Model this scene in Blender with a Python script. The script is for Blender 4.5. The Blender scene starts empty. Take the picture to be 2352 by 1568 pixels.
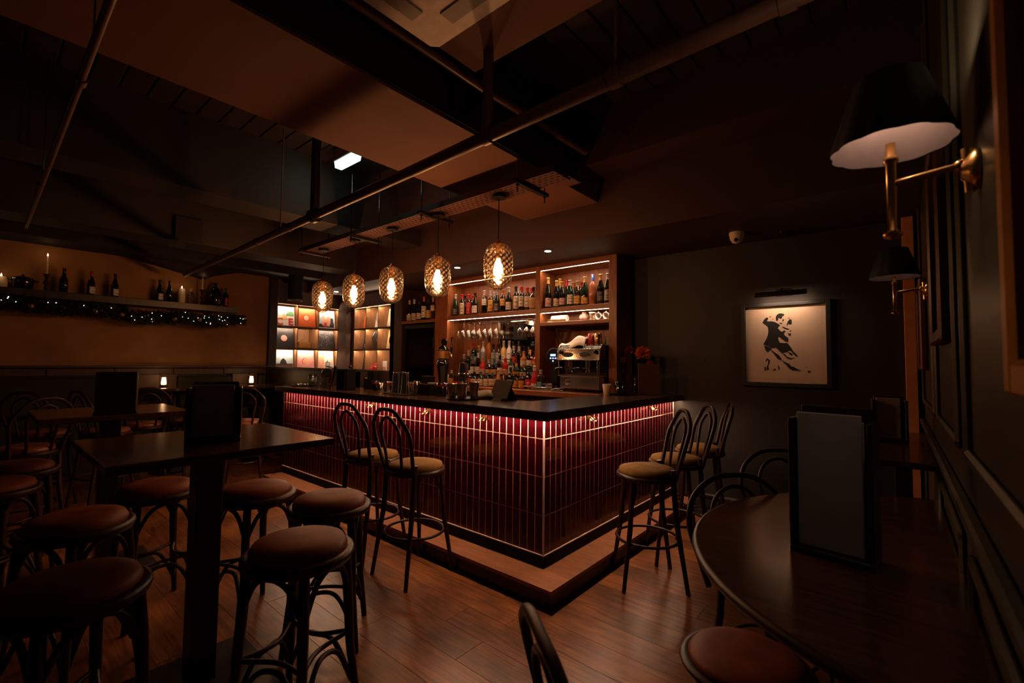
import bpy, math, random
from mathutils import Vector, Matrix
random.seed(7)
sc = bpy.context.scene
PI = math.pi

# ---------------------------------------------------------------- camera, world, exposure
cam_d = bpy.data.cameras.new('camera')
cam = bpy.data.objects.new('camera', cam_d)
sc.collection.objects.link(cam)
R = Matrix(((0.7640, 0.0220, 0.6450), (0.6450, -0.0420, -0.7630), (0.0100, 0.9990, -0.0460))).to_quaternion().to_matrix()
cam.matrix_world = Matrix.Translation((0, 0, 1.4)) @ R.to_4x4()
cam_d.sensor_width = 36.0
cam_d.lens = 1045.0 / 2352 * 36
cam_d.clip_start = 0.02
cam_d.dof.use_dof = True
cam_d.dof.focus_distance = 4.0
cam_d.dof.aperture_fstop = 3.2
sc.camera = cam
w = bpy.data.worlds.new('world'); sc.world = w
w.use_nodes = True
w.node_tree.nodes['Background'].inputs[0].default_value = (1.0, 0.62, 0.45, 1)
w.node_tree.nodes['Background'].inputs[1].default_value = 0.007
sc.view_settings.view_transform = 'Standard'
sc.view_settings.look = 'None'
sc.view_settings.exposure = 0.0
sc.view_settings.gamma = 1.0
cy = sc.cycles
cy.max_bounces = 6; cy.diffuse_bounces = 3; cy.glossy_bounces = 3
cy.transmission_bounces = 5; cy.transparent_max_bounces = 24
cy.caustics_reflective = False; cy.caustics_refractive = False
cy.sample_clamp_indirect = 2.0
cy.use_denoising = True

def light(name, kind, loc, power, color, rot=(0, 0, 0), size=0.05, size_y=None, spot=None, target=None):
    d = bpy.data.lights.new(name, kind); d.energy = power; d.color = color
    if kind == 'AREA':
        d.shape = 'RECTANGLE' if size_y else 'SQUARE'; d.size = size
        if size_y: d.size_y = size_y
    else:
        d.shadow_soft_size = size
    if kind == 'SPOT': d.spot_size = spot; d.spot_blend = 0.6
    o = bpy.data.objects.new(name, d); sc.collection.objects.link(o)
    o.location = loc; o.rotation_euler = rot
    return o
WARM = (1.0, 0.56, 0.27)
WARMW = (1.0, 0.72, 0.5)
PEND = [(-5.0, 2.55), (-4.335, 2.55), (-3.67, 2.55), (-3.0, 2.55), (-2.30, 2.55)]
# dim fill light added out of view at the left, no fitting modelled
light('room_fill_light', 'POINT', (-6.2, -0.9, 2.3), .25, WARM, size=0.15)

# ---------------------------------------------------------------- materials
MATS = {}  # every material is procedural
def base_mat(name):
    m = bpy.data.materials.new(name); m.use_nodes = True
    nt = m.node_tree; b = nt.nodes['Principled BSDF']
    MATS[name] = m
    return m, nt, b
def N(nt, t, **kw):
    n = nt.nodes.new(t)
    for k, v in kw.items():
        if k.startswith('i_'): n.inputs[k[2:].replace('_', ' ')].default_value = v
        else: setattr(n, k, v)
    return n
def ramp(nt, src, stops):
    r = nt.nodes.new('ShaderNodeValToRGB'); nt.links.new(src, r.inputs[0])
    e = r.color_ramp.elements
    while len(e) < len(stops): e.new(0.5)
    for q, (p, c) in zip(e, stops): q.position = p; q.color = (*c, 1)
    return r.outputs[0]
def bump(nt, b, src, s, d=0.01):
    n = nt.nodes.new('ShaderNodeBump'); n.inputs['Strength'].default_value = s; n.inputs['Distance'].default_value = d
    nt.links.new(src, n.inputs['Height']); nt.links.new(n.outputs[0], b.inputs['Normal'])
def plain(name, col, rough=0.5, metal=0.0, var=0.15, scale=12, bmp=0.0, coat=0.0, spec=0.5, sheen=0.0):
    m, nt, b = base_mat(name)
    tc = nt.nodes.new('ShaderNodeTexCoord')
    nz = N(nt, 'ShaderNodeTexNoise'); nz.inputs['Scale'].default_value = scale; nz.inputs['Detail'].default_value = 5
    nt.links.new(tc.outputs['Object'], nz.inputs['Vector'])
    c0 = tuple(max(0, v * (1 - var)) for v in col); c1 = tuple(min(1, v * (1 + var)) for v in col)
    nt.links.new(ramp(nt, nz.outputs['Fac'], [(0.3, c0), (0.7, c1)]), b.inputs['Base Color'])
    b.inputs['Roughness'].default_value = rough; b.inputs['Metallic'].default_value = metal
    b.inputs['Coat Weight'].default_value = coat; b.inputs['Specular IOR Level'].default_value = spec
    b.inputs['Sheen Weight'].default_value = sheen
    if bmp: bump(nt, b, nz.outputs['Fac'], bmp)
    return m
def wood(name, dark, lightc, axis=0, rough=0.4, scale=6.0, coat=0.0, rnd=0.0, bmp=0.15, blotch=0.0):
    m, nt, b = base_mat(name)
    tc = nt.nodes.new('ShaderNodeTexCoord')
    mp = nt.nodes.new('ShaderNodeMapping'); nt.links.new(tc.outputs['Object'], mp.inputs[0])
    s = [9.0, 9.0, 9.0]; s[axis] = 0.7
    mp.inputs['Scale'].default_value = s
    src = mp.outputs[0]
    oi = nt.nodes.new('ShaderNodeObjectInfo')
    if rnd:
        ad = nt.nodes.new('ShaderNodeVectorMath'); ad.operation = 'ADD'
        mu = nt.nodes.new('ShaderNodeVectorMath'); mu.operation = 'SCALE'
        cb = nt.nodes.new('ShaderNodeCombineXYZ')
        for k in range(3): nt.links.new(oi.outputs['Random'], cb.inputs[k])
        nt.links.new(cb.outputs[0], mu.inputs[0]); mu.inputs['Scale'].default_value = 37.0
        nt.links.new(src, ad.inputs[0]); nt.links.new(mu.outputs[0], ad.inputs[1]); src = ad.outputs[0]
    nz = N(nt, 'ShaderNodeTexNoise'); nz.inputs['Scale'].default_value = scale; nz.inputs['Detail'].default_value = 8
    nz.inputs['Distortion'].default_value = 1.2
    nt.links.new(src, nz.inputs['Vector'])
    col = ramp(nt, nz.outputs['Fac'], [(0.3, dark), (0.68, lightc)])
    if rnd:
        mr = nt.nodes.new('ShaderNodeMapRange'); nt.links.new(oi.outputs['Random'], mr.inputs[0])
        mr.inputs[3].default_value = 1 - rnd; mr.inputs[4].default_value = 1 + rnd
        hs = nt.nodes.new('ShaderNodeHueSaturation'); nt.links.new(mr.outputs[0], hs.inputs['Value']); nt.links.new(col, hs.inputs['Color'])
        col = hs.outputs[0]
    if blotch:
        n2 = N(nt, 'ShaderNodeTexNoise'); n2.inputs['Scale'].default_value = 2.3; n2.inputs['Detail'].default_value = 6
        nt.links.new(tc.outputs['Object'], n2.inputs['Vector'])
        mx = nt.nodes.new('ShaderNodeMixRGB'); mx.blend_type = 'MULTIPLY'; mx.inputs[0].default_value = blotch
        nt.links.new(col, mx.inputs[1])
        nt.links.new(ramp(nt, n2.outputs['Fac'], [(0.36, (.25, .2, .2)), (0.6, (1, 1, 1))]), mx.inputs[2])
        col = mx.outputs[0]
    nt.links.new(col, b.inputs['Base Color'])
    b.inputs['Roughness'].default_value = rough; b.inputs['Coat Weight'].default_value = coat
    b.inputs['Coat Roughness'].default_value = 0.15
    if bmp: bump(nt, b, nz.outputs['Fac'], bmp, 0.002)
    return m
def emit(name, col, strength):
    m = bpy.data.materials.new(name); m.use_nodes = True; nt = m.node_tree
    nt.nodes.remove(nt.nodes['Principled BSDF'])
    e = nt.nodes.new('ShaderNodeEmission'); e.inputs[0].default_value = (*col, 1); e.inputs[1].default_value = strength
    nt.links.new(e.outputs[0], nt.nodes['Material Output'].inputs[0]); MATS[name] = m
    return m
def thin_glass(name, tint=(0.95, 0.95, 0.95), gloss=0.12, rough=0.03, pattern=False):
    m = bpy.data.materials.new(name); m.use_nodes = True; nt = m.node_tree
    nt.nodes.remove(nt.nodes['Principled BSDF'])
    out = nt.nodes['Material Output']
    t = nt.nodes.new('ShaderNodeBsdfTransparent'); t.inputs[0].default_value = (*tint, 1)
    g = nt.nodes.new('ShaderNodeBsdfGlossy'); g.inputs['Roughness'].default_value = rough
    lw = nt.nodes.new('ShaderNodeLayerWeight'); lw.inputs[0].default_value = 0.45
    mr = nt.nodes.new('ShaderNodeMapRange'); nt.links.new(lw.outputs['Facing'], mr.inputs[0])
    mr.inputs[3].default_value = gloss * 0.35; mr.inputs[4].default_value = min(1, gloss * 5)
    mx = nt.nodes.new('ShaderNodeMixShader')
    nt.links.new(mr.outputs[0], mx.inputs[0]); nt.links.new(t.outputs[0], mx.inputs[1]); nt.links.new(g.outputs[0], mx.inputs[2])
    nt.links.new(mx.outputs[0], out.inputs[0]); MATS[name] = m
    return m
def quilt_glass(name):
    # smoked amber glass pressed with a diamond quilt: clear lens + refraction through the bumps
    m = bpy.data.materials.new(name); m.use_nodes = True; nt = m.node_tree
    nt.nodes.remove(nt.nodes['Principled BSDF']); out = nt.nodes['Material Output']
    t = nt.nodes.new('ShaderNodeBsdfTransparent'); t.inputs[0].default_value = (.56, .40, .27, 1)
    rf = nt.nodes.new('ShaderNodeBsdfRefraction'); rf.inputs['Color'].default_value = (.95, .72, .48, 1)
    rf.inputs['IOR'].default_value = 1.32; rf.inputs['Roughness'].default_value = 0.10
    g = nt.nodes.new('ShaderNodeBsdfGlossy'); g.inputs['Roughness'].default_value = 0.12; g.inputs['Color'].default_value = (1, .8, .6, 1)
    m1 = nt.nodes.new('ShaderNodeMixShader'); m1.inputs[0].default_value = 0.36
    nt.links.new(t.outputs[0], m1.inputs[1]); nt.links.new(rf.outputs[0], m1.inputs[2])
    # thicker glass along the quilt ridges scatters some of the light
    tr_ = nt.nodes.new('ShaderNodeBsdfTranslucent'); tr_.inputs[0].default_value = (.42, .25, .14, 1)
    at = nt.nodes.new('ShaderNodeAttribute'); at.attribute_name = 'quilt'
    m0 = nt.nodes.new('ShaderNodeMapRange'); nt.links.new(at.outputs['Fac'], m0.inputs[0])
    m0.inputs[1].default_value = 0.25; m0.inputs[2].default_value = 1.0; m0.inputs[3].default_value = .0; m0.inputs[4].default_value = .035
    m3 = nt.nodes.new('ShaderNodeMixShader'); nt.links.new(m0.outputs[0], m3.inputs[0])
    nt.links.new(m1.outputs[0], m3.inputs[1]); nt.links.new(tr_.outputs[0], m3.inputs[2]); m1 = m3
    lw = nt.nodes.new('ShaderNodeLayerWeight'); lw.inputs[0].default_value = 0.3
    mr = nt.nodes.new('ShaderNodeMapRange'); nt.links.new(lw.outputs['Facing'], mr.inputs[0])
    mr.inputs[3].default_value = 0.08; mr.inputs[4].default_value = 0.5
    m2 = nt.nodes.new('ShaderNodeMixShader'); nt.links.new(mr.outputs[0], m2.inputs[0])
    nt.links.new(m1.outputs[0], m2.inputs[1]); nt.links.new(g.outputs[0], m2.inputs[2])
    nt.links.new(m2.outputs[0], out.inputs[0]); MATS[name] = m
    return m

wood('floor_oak', (.14, .042, .010), (.42, .142, .036), 0, rough=.34, scale=5, rnd=.24, bmp=.2, blotch=.85)
wood('mahogany', (.13, .036, .012), (.34, .11, .035), 2, rough=.38, scale=7, bmp=.1)
wood('mahogany_x', (.13, .036, .012), (.34, .11, .035), 0, rough=.38, scale=7, bmp=.1)
wood('oak_shelf', (.17, .075, .03), (.36, .18, .08), 2, rough=.5, scale=8, bmp=.1)
wood('dark_wood', (.009, .0045, .003), (.024, .011, .007), 0, rough=.4, scale=6)
wood('dark_wood_z', (.009, .0045, .003), (.024, .011, .007), 2, rough=.4, scale=6)
wood('panel_wood', (.028, .012, .007), (.06, .027, .015), 2, rough=.5, scale=6)
wood('counter_wood', (.03, .013, .008), (.085, .04, .024), 0, rough=.24, scale=6, coat=.3, bmp=.05)
wood('table_wood', (.04, .016, .008), (.11, .046, .022), 0, rough=.2, scale=5, coat=.2, bmp=.08)
wood('bentwood', (.016, .005, .003), (.042, .014, .008), 2, rough=.4, scale=4, coat=.0, bmp=.0)
wood('step_wood', (.19, .066, .026), (.36, .14, .058), 0, rough=.42, scale=6, bmp=.2)
MATS['bentwood'].node_tree.nodes['Principled BSDF'].inputs['Specular IOR Level'].default_value = .25
plain('tile_burgundy', (.036, .0012, .0034), rough=.12, var=.3, scale=30, coat=.2)
plain('grout', (.82, .60, .52), rough=.8)
plain('plaster_tan', (.32, .155, .06), rough=.85, var=.22, scale=2.2, bmp=.15)
plain('paint_brown', (.042, .015, .010), rough=.62, var=.12, scale=3)
plain('beam_plaster', (.17, .066, .034), rough=.8, var=.16, scale=1.8)
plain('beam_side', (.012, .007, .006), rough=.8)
plain('beam_grey', (.020, .012, .010), rough=.6)
plain('paint_plum', (.014, .009, .007), rough=.6, var=.15, scale=3)
plain('paint_green', (.045, .040, .025), rough=.32, var=.1, scale=3)
plain('board_paint', (.026, .012, .009), rough=.6)
plain('pipe_paint', (.12, .052, .03), rough=.4, var=.2)
plain('black_metal', (.014, .012, .012), rough=.35, metal=.3)
plain('black_matt', (.008, .008, .008), rough=.7, spec=.15)
plain('steel', (.75, .72, .70), rough=.17, metal=1, var=.08)
plain('steel_dark', (.16, .15, .15), rough=.14, metal=1)
plain('brass', (.75, .45, .16), rough=.22, metal=1, var=.06)
plain('gilt', (.45, .22, .06), rough=.4, metal=.8)
plain('leather_brown', (.19, .045, .017), rough=.5, var=.3, scale=9, bmp=.1, spec=.15)
plain('leather_red', (.22, .06, .028), rough=.4, var=.2, scale=9)
plain('velvet_mustard', (.15, .072, .013), rough=.9, var=.2, scale=25, spec=.15)
plain('velvet_green', (.026, .028, .015), rough=.8, spec=.2)
plain('plastic_white', (.82, .66, .54), rough=.45)
plain('vent_grey', (.30, .25, .22), rough=.5)
plain('paper', (.68, .50, .38), rough=.7, var=.05)
plain('paper_white', (.85, .80, .74), rough=.6, var=.04)
plain('paper_grey', (.42, .41, .43), rough=.8, var=.15)
plain('label_ink', (.10, .05, .035), rough=.6)
plain('label_ink_pale', (.4, .36, .3), rough=.6)
plain('page_pale', (.46, .42, .40), rough=.8, var=.1)
plain('ink_black', (.012, .012, .014), rough=.5)
plain('wax', (.75, .62, .45), rough=.4)
plain('bottle_black', (.008, .009, .007), rough=.06, coat=.5)
plain('bottle_green', (.006, .022, .008), rough=.06, coat=.5)
plain('bottle_brown', (.05, .02, .008), rough=.06, coat=.5)
plain('bottle_amber', (.42, .14, .025), rough=.07, coat=.5)
plain('bottle_blue', (.03, .08, .42), rough=.06, coat=.5)
plain('bottle_red', (.55, .03, .025), rough=.08, coat=.5)
plain('bottle_yellow', (.65, .42, .14), rough=.1, coat=.5)
plain('bottle_white', (.72, .66, .64), rough=.2, coat=.3)
plain('bottle_rose', (.5, .18, .09), rough=.08, coat=.5)
for nm, c in dict(cap_red=(.55, .02, .03), cap_gold=(.72, .42, .12), cap_silver=(.5, .46, .44), cap_black=(.012, .012, .014), cap_orange=(.6, .2, .06), cap_cork=(.5, .28, .13), cap_white=(.7, .65, .6), cap_green=(.03, .13, .05), cap_blue=(.06, .22, .32), lab_cream=(.62, .50, .38), lab_white=(.74, .68, .62), lab_red=(.55, .03, .04), lab_gold=(.68, .32, .05), lab_dark=(.07, .06, .07), lab_pink=(.62, .34, .30), lab_grey=(.36, .34, .33), lab_blue=(.10, .30, .42), lab_orange=(.66, .28, .05), lab_green=(.08, .2, .08)).items():
    plain(nm, c, rough=.45, var=.08, scale=40)
plain('cloth_white', (.80, .70, .62), rough=.9)
plain('enamel_red', (.42, .02, .025), rough=.25)
plain('straw', (.55, .34, .16), rough=.8)
plain('ceramic_black', (.006, .006, .007), rough=.06, coat=.7)
plain('flower_orange', (.75, .16, .02), rough=.7, var=.3, scale=60)
plain('flower_pink', (.30, .05, .05), rough=.7, var=.3)
plain('leaf_dark', (.006, .016, .009), rough=.5)
plain('shade_green', (.006, .016, .012), rough=.6)
plain('shade_lining', (.15, .10, .092), rough=.8)
plain('frame_red', (.11, .022, .012), rough=.35)
plain('folder_brown', (.11, .045, .03), rough=.6)
plain('orange_lit_trim', (.72, .27, .10), rough=.6, var=.1)
plain('mirror', (.55, .5, .47), rough=.03, metal=1, var=.01)
plain('dark_glass', (.01, .009, .009), rough=.06, coat=.8)
plain('chalk', (.28, .27, .26), rough=.9)
plain('tray_paint', (.12, .045, .033), rough=.5)
for nm, c in dict(ink_orange=(.75, .12, .03), ink_red=(.62, .04, .06), ink_amber=(.75, .25, .05), ink_sky=(.45, .60, .66), ink_leaf=(.12, .30, .13), ink_sand=(.66, .50, .27), ink_pink=(.80, .36, .34), ink_salmon=(.80, .38, .26), ink_navy=(.05, .06, .12), ink_skin=(.70, .38, .26), ink_slate=(.018, .018, .022)).items():
    plain(nm, c, rough=.5, var=.08)
thin_glass('glass_clear', gloss=.26)
thin_glass('glass_smoke', (.8, .8, .82), .16)
thin_glass('bottle_clear', (.72, .74, .74), .2)
thin_glass('glass_lantern', (.93, .85, .7), .1)
thin_glass('glass_door', (.5, .5, .5), .03)
quilt_glass('glass_quilt')
emit('led_warm', (1, .66, .42), 145.0)
emit('led_shelf', (1, .68, .44), 210.0)
emit('led_counter', (1, .61, .37), 150.0)
emit('bulb_glow', (1, .58, .31), 560.0)
emit('flame', (1, .55, .2), 22.0)
emit('lantern_glow', (1, .52, .22), 9.0)
emit('sconce_bulb', (1, .66, .45), 7.0)
emit('fairy', (1, .85, .62), 5.0)
emit('emergency_glow', (.66, 1, .82), 1.5)
emit('emergency_tube', (.75, 1, .85), 8.0)
emit('spot_glow', (1, .85, .72), 25.0)
emit('display_blue', (.25, .38, 1), 3.0)
emit('picture_glow', (1, .74, .5), 12.0)

# ---------------------------------------------------------------- geometry helpers
class G:
    def __init__(s): s.v = []; s.f = []; s.m = []; s.s = []
    def add(s, vs, fs, mi=0, sm=False):
        o = len(s.v); s.v += [tuple(v) for v in vs]
        for f in fs: s.f.append([i + o for i in f]); s.m.append(mi); s.s.append(sm)
        return s
    def box(s, a, b, mi=0, c=0.0):
        x0, y0, z0 = (min(a[i], b[i]) for i in range(3)); x1, y1, z1 = (max(a[i], b[i]) for i in range(3))
        if c <= 0:
            v = [(x, y, z) for z in (z0, z1) for y in (y0, y1) for x in (x0, x1)]
            return s.add(v, [(0, 2, 3, 1), (4, 5, 7, 6), (0, 1, 5, 4), (2, 6, 7, 3), (0, 4, 6, 2), (1, 3, 7, 5)], mi)
        c = min(c, (x1 - x0) * .45, (y1 - y0) * .45, (z1 - z0) * .45)
        lo = (x0, y0, z0); hi = (x1, y1, z1); idx = {}; v = []
        for ax in range(3):
            for sx in (0, 1):
                for sy in (0, 1):
                    for sz in (0, 1):
                        sg = (sx, sy, sz); p = []
                        for k in range(3):
                            e = hi[k] if sg[k] else lo[k]
                            if k != ax: e += -c if sg[k] else c
                            p.append(e)
                        idx[(ax, sg)] = len(v); v.append(p)
        fs = []
        for ax in range(3):
            o1, o2 = [k for k in range(3) if k != ax]
            for sd in (0, 1):
                q = []
                for (p1, p2) in ((0, 0), (0, 1), (1, 1), (1, 0)):
                    sg = [0, 0, 0]; sg[ax] = sd; sg[o1] = p1; sg[o2] = p2; q.append(idx[(ax, tuple(sg))])
                fs.append(q)
        for ax in range(3):
            o1, o2 = [k for k in range(3) if k != ax]
            for p1 in (0, 1):
                for p2 in (0, 1):
                    a0 = [0, 0, 0]; a0[o1] = p1; a0[o2] = p2; a1 = list(a0); a1[ax] = 1
                    fs.append([idx[(o1, tuple(a0))], idx[(o1, tuple(a1))], idx[(o2, tuple(a1))], idx[(o2, tuple(a0))]])
        for sx in (0, 1):
            for sy in (0, 1):
                for sz in (0, 1):
                    fs.append([idx[(k, (sx, sy, sz))] for k in range(3)])
        return s.add(v, fs, mi)
    def lathe(s, prof, n=20, mi=0, c=(0, 0, 0), ax=2, sm=True, cap=True, mod=None):
        v = []; f = []
        for j, (r, z) in enumerate(prof):
            for i in range(n):
                a = 2 * PI * i / n; rr = r * (mod(a, j, z) if mod else 1)
                p = [math.cos(a) * rr, math.sin(a) * rr, z]
                if ax == 0: p = [p[2], p[0], p[1]]
                if ax == 1: p = [p[0], p[2], p[1]]
                v.append([p[k] + c[k] for k in range(3)])
        m = len(prof)
        for j in range(m - 1):
            for i in range(n):
                f.append((j * n + i, j * n + (i + 1) % n, (j + 1) * n + (i + 1) % n, (j + 1) * n + i))
        s.add(v, f, mi, sm)
        if cap:
            for j in (0, m - 1):
                if prof[j][0] > 1e-5: s.add(v[j * n:(j + 1) * n], [list(range(n))], mi)
        return s
    def cyl(s, c, r, h, n=16, mi=0, ax=2, sm=True): return s.lathe([(r, 0), (r, h)], n, mi, c, ax, sm)
    def tube(s, pts, r, n=8, mi=0, closed=False, flat=1.0):
        pts = [Vector(p) for p in pts]; m = len(pts)
        rs = r if isinstance(r, (list, tuple)) else [r] * m
        T = []
        for i in range(m):
            a = pts[(i - 1) % m] if (closed or i > 0) else pts[i]; b = pts[(i + 1) % m] if (closed or i < m - 1) else pts[i]
            T.append((b - a).normalized())
        up = Vector((0, 0, 1)) if abs(T[0].z) < .9 else Vector((1, 0, 0))
        nn = (up - T[0] * up.dot(T[0])).normalized(); v = []
        for i in range(m):
            nn = (nn - T[i] * nn.dot(T[i])).normalized(); bb = T[i].cross(nn)
            for k in range(n):
                a = 2 * PI * k / n
                v.append(pts[i] + nn * math.cos(a) * rs[i] + bb * math.sin(a) * rs[i] * flat)
        f = []
        for i in range(m if closed else m - 1):
            j = (i + 1) % m
            for k in range(n): f.append((i * n + k, i * n + (k + 1) % n, j * n + (k + 1) % n, j * n + k))
        s.add(v, f, mi, True)
        if not closed:
            for i in (0, m - 1): s.add(v[i * n:(i + 1) * n], [list(range(n))], mi)
        return s
    def torus(s, c, R_, r, n=32, k=8, mi=0): return s.tube([(c[0] + R_ * math.cos(2 * PI * i / n), c[1] + R_ * math.sin(2 * PI * i / n), c[2]) for i in range(n)], r, k, mi, True)
    def prism(s, poly, z0, z1, mi=0, plane='xy', sm=False):
        n = len(poly)
        def m3(a, b, c): return {'xy': (a, b, c), 'xz': (a, c, b), 'yz': (c, a, b)}[plane]
        v = [m3(a, b, z0) for a, b in poly] + [m3(a, b, z1) for a, b in poly]
        s.add(v, [tuple(range(n))[::-1], tuple(range(n, 2 * n))], mi)
        o = len(s.v) - 2 * n
        for i in range(n): s.f.append([o + i, o + (i + 1) % n, o + n + (i + 1) % n, o + n + i]); s.m.append(mi); s.s.append(sm)
        return s
    def sphere(s, c, r, n=12, mi=0, sz=1.0): return s.lathe([(max(1e-6, r * math.sin(PI * j / (n // 2))), -r * sz * math.cos(PI * j / (n // 2))) for j in range(n // 2 + 1)], n, mi, c, cap=False)
    def mesh(s, name, mats):
        me = bpy.data.meshes.new(name); me.from_pydata(s.v, [], s.f)
        me.polygons.foreach_set('material_index', s.m); me.polygons.foreach_set('use_smooth', s.s)
        for m in (mats if isinstance(mats, (list, tuple)) else [mats]): me.materials.append(MATS[m])
        me.update(); return me
def ob(name, g, mats, parent=None, loc=(0, 0, 0), rot=(0, 0, 0)):
    me = g.mesh(name, mats) if isinstance(g, G) else g
    o = bpy.data.objects.new(name, me); sc.collection.objects.link(o)
    o.location = loc; o.rotation_euler = rot
    if parent: o.parent = parent
    return o
def tag(o, label, cat, group=None):
    o['label'] = label; o['category'] = cat
    if group: o['group'] = group
    return o
def thing(name, label, cat, loc=(0, 0, 0), rz=0, group=None):
    o = bpy.data.objects.new(name, None); sc.collection.objects.link(o)
    o.location = loc; o.rotation_euler = (0, 0, rz); o.empty_display_size = .1
    return tag(o, label, cat, group)
def struct(name, g, mats):
    o = ob(name, g, mats); o['kind'] = 'structure'; return o
def stuff(o): o['kind'] = 'stuff'; return o
def dup(root, loc, rz, label=None, group=None):
    r = root.copy(); sc.collection.objects.link(r); r.location = loc
    r.rotation_euler = (root.rotation_euler[0], root.rotation_euler[1], rz)
    if label: r['label'] = label
    if group: r['group'] = group
    for ch in list(root.children):
        c = ch.copy(); sc.collection.objects.link(c); c.parent = r
        for gch in ch.children:
            d = gch.copy(); sc.collection.objects.link(d); d.parent = c
    return r
def B(a, b, c=0.0): return G().box(a, b, 0, c)
def txt(body, size, mat, parent, loc, rot, name='lettering', ext=0.0004, sx=1.0):
    cu = bpy.data.curves.new(name, 'FONT'); cu.body = body; cu.size = size; cu.extrude = ext
    cu.align_x = 'CENTER'; cu.align_y = 'CENTER'; cu.resolution_u = 2; cu.offset = size * .035
    t = bpy.data.objects.new(name, cu); sc.collection.objects.link(t)
    dg = bpy.context.evaluated_depsgraph_get(); me = bpy.data.meshes.new_from_object(t.evaluated_get(dg))
    bpy.data.objects.remove(t); me.materials.clear(); me.materials.append(MATS[mat])
    o = bpy.data.objects.new(name, me); sc.collection.objects.link(o)
    o.location = loc; o.rotation_euler = rot; o.scale = (sx, 1, 1); o.parent = parent
    return o

# ================================================================ THE SETTING
fl = struct('floor', B((-8.0, -1.3, -.12), (.16, 4.6, -.012)), 'dark_wood')
PW = .185; row = 0; y = -1.25
plank_mesh = {}
while y < 4.53:
    x = -7.95 - random.random() * 1.2
    while x < .12:
        L = random.choice((1.2, 1.5, 1.8)); xa = max(x, -7.95); xb = min(x + L, .14)
        if xb - xa > .05:
            k = round(xb - xa, 2)
            if k not in plank_mesh: plank_mesh[k] = B((.0006, .0005, -.012), (k - .0006, PW - .0005, 0), .0008).mesh('plank', 'floor_oak')
            p = ob('plank', plank_mesh[k], None, fl, (xa, y, 0)); p.rotation_euler = (random.uniform(-.001, .001), 0, 0)
        x += L
    y += PW; row += 1

WZ = 2.52; CZ = 3.46
struct('wall_picture', G().box((-2.3, 4.56, 0), (.17, 4.75, 3.6)), 'paint_plum')
struct('trim_1', B((-1.98, 4.54, .12), (.15, 4.562, WZ), .002), 'paint_plum')
struct('wall_back', G().box((-8.0, 4.58, 0), (-2.3, 4.75, 3.6)), 'panel_wood')
struct('wall_right', G().box((.15, -1.3, 0), (.35, 4.75, 3.6)), 'paint_green')
struct('wall_left', G().box((-8.1, -1.3, 0), (-7.85, 4.75, 3.6)), 'dark_wood_z')
tw = struct('wall_plaster', G().box((-7.85, -1.3, 1.31), (-7.45, 2.95, 2.69)), 'plaster_tan')
struct('trim_2', B((-7.5, 2.93, 0), (-7.38, 3.05, 2.69), .004), 'dark_wood_z')
# ceiling: slab and the painted boards that show in two bays
ce = struct('ceiling', B((-8.1, -1.3, CZ + .03), (.35, 4.75, 3.6)), 'board_paint')
bm1 = B((.004, 0, 0), (.162, 1, .03), .006).mesh('board', 'board_paint')
for i in range(13):
    o = ob('board', bm1, None, ce, (-2.0 + i * .166, -1.2, CZ)); o.scale = (1, 4.4, 1)
for i in range(27):
    L = 1.64
    m_ = bm1
    o = ob('board', m_, None, ce, (-2.83, -1.2 + i * .166, CZ)); o.rotation_euler = (0, 0, PI / 2); o.scale = (1, L, 1)
struct('ceiling_beam', G().box((-2.83, -1.3, 2.83), (-2.0, 3.53, 3.5)), 'beam_plaster')
struct('trim_3', B((-2.0, -1.3, 2.85), (-1.985, 3.18, 3.5)), 'beam_side')  # dark sheet added; the beam side's shade put into its colour
struct('ceiling_beam', G().box((-4.85, -1.3, 2.83), (-4.47, 3.53, 3.5)), 'beam_grey')
struct('ceiling_beam', G().box((-6.35, -1.3, 2.69), (-5.95, 3.53, 3.5)), 'beam_grey')
struct('ceiling_bulkhead', G().box((-7.9, -1.3, 2.69), (-6.95, 4.6, 3.5)), 'beam_side')
struct('ceiling_bulkhead', G().box((-8.0, 3.18, 3.02), (.15, 3.53, 3.5)), 'paint_brown')
struct('ceiling_soffit', G().box((-8.0, 3.53, WZ), (.15, 4.7, 3.5)), 'paint_brown')
struct('ceiling_panel', G().box((-1.80, -1.3, 3.05), (-.55, 1.78, 3.49)), 'beam_plaster')
# sloping brace and haunch that show in the dark far bay
struct('ceiling_brace', G().prism([(-6.9, 3.35), (-6.9, 3.05), (-5.9, 2.69), (-5.9, 2.95)], 1.35, 1.6, plane='xz'), 'beam_side')
struct('ceiling_brace', G().prism([(1.05, 2.72), (2.05, 2.52), (2.2, 2.6), (2.6, 2.72)], -7.5, -7.28, plane='yz'), 'beam_side')
# skirting and dado on the right wall, wall panels
struct('baseboard_picture', G().box((-1.5, 4.46, 0), (.14, 4.56, .05), 0, .004).box((-1.5, 4.5, .05), (.14, 4.56, .14), 0, .01).box((-1.5, 4.485, .15), (.14, 4.56, .19), 0, .012), 'paint_plum')
struct('trim_4', G().box((.12, -1.0, 1.0), (.151, 4.54, 1.03), 0, .008).box((.135, -1.0, .97), (.151, 4.54, 1.0), 0, .005), 'paint_green')
def panel_mould(name, y0, y1, z0, z1):
    g = G(); t = .03
    for a, b in (((y0, z0), (y1, z0 + t)), ((y0, z1 - t), (y1, z1)), ((y0, z0), (y0 + t, z1)), ((y1 - t, z0), (y1, z1))):
        g.box((.132, a[0], a[1]), (.151, b[0], b[1]), 0, .008)
    struct(name, g, 'paint_green')
for i, (a, b) in enumerate(((.1, .75), (.9, 1.75), (1.95, 2.9), (3.1, 4.3))):
    panel_mould('trim_%d' % (5 + i), a, b, 1.15, 3.2)
    panel_mould('trim_%d' % (9 + i), a, b, .2, .9)
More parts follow.
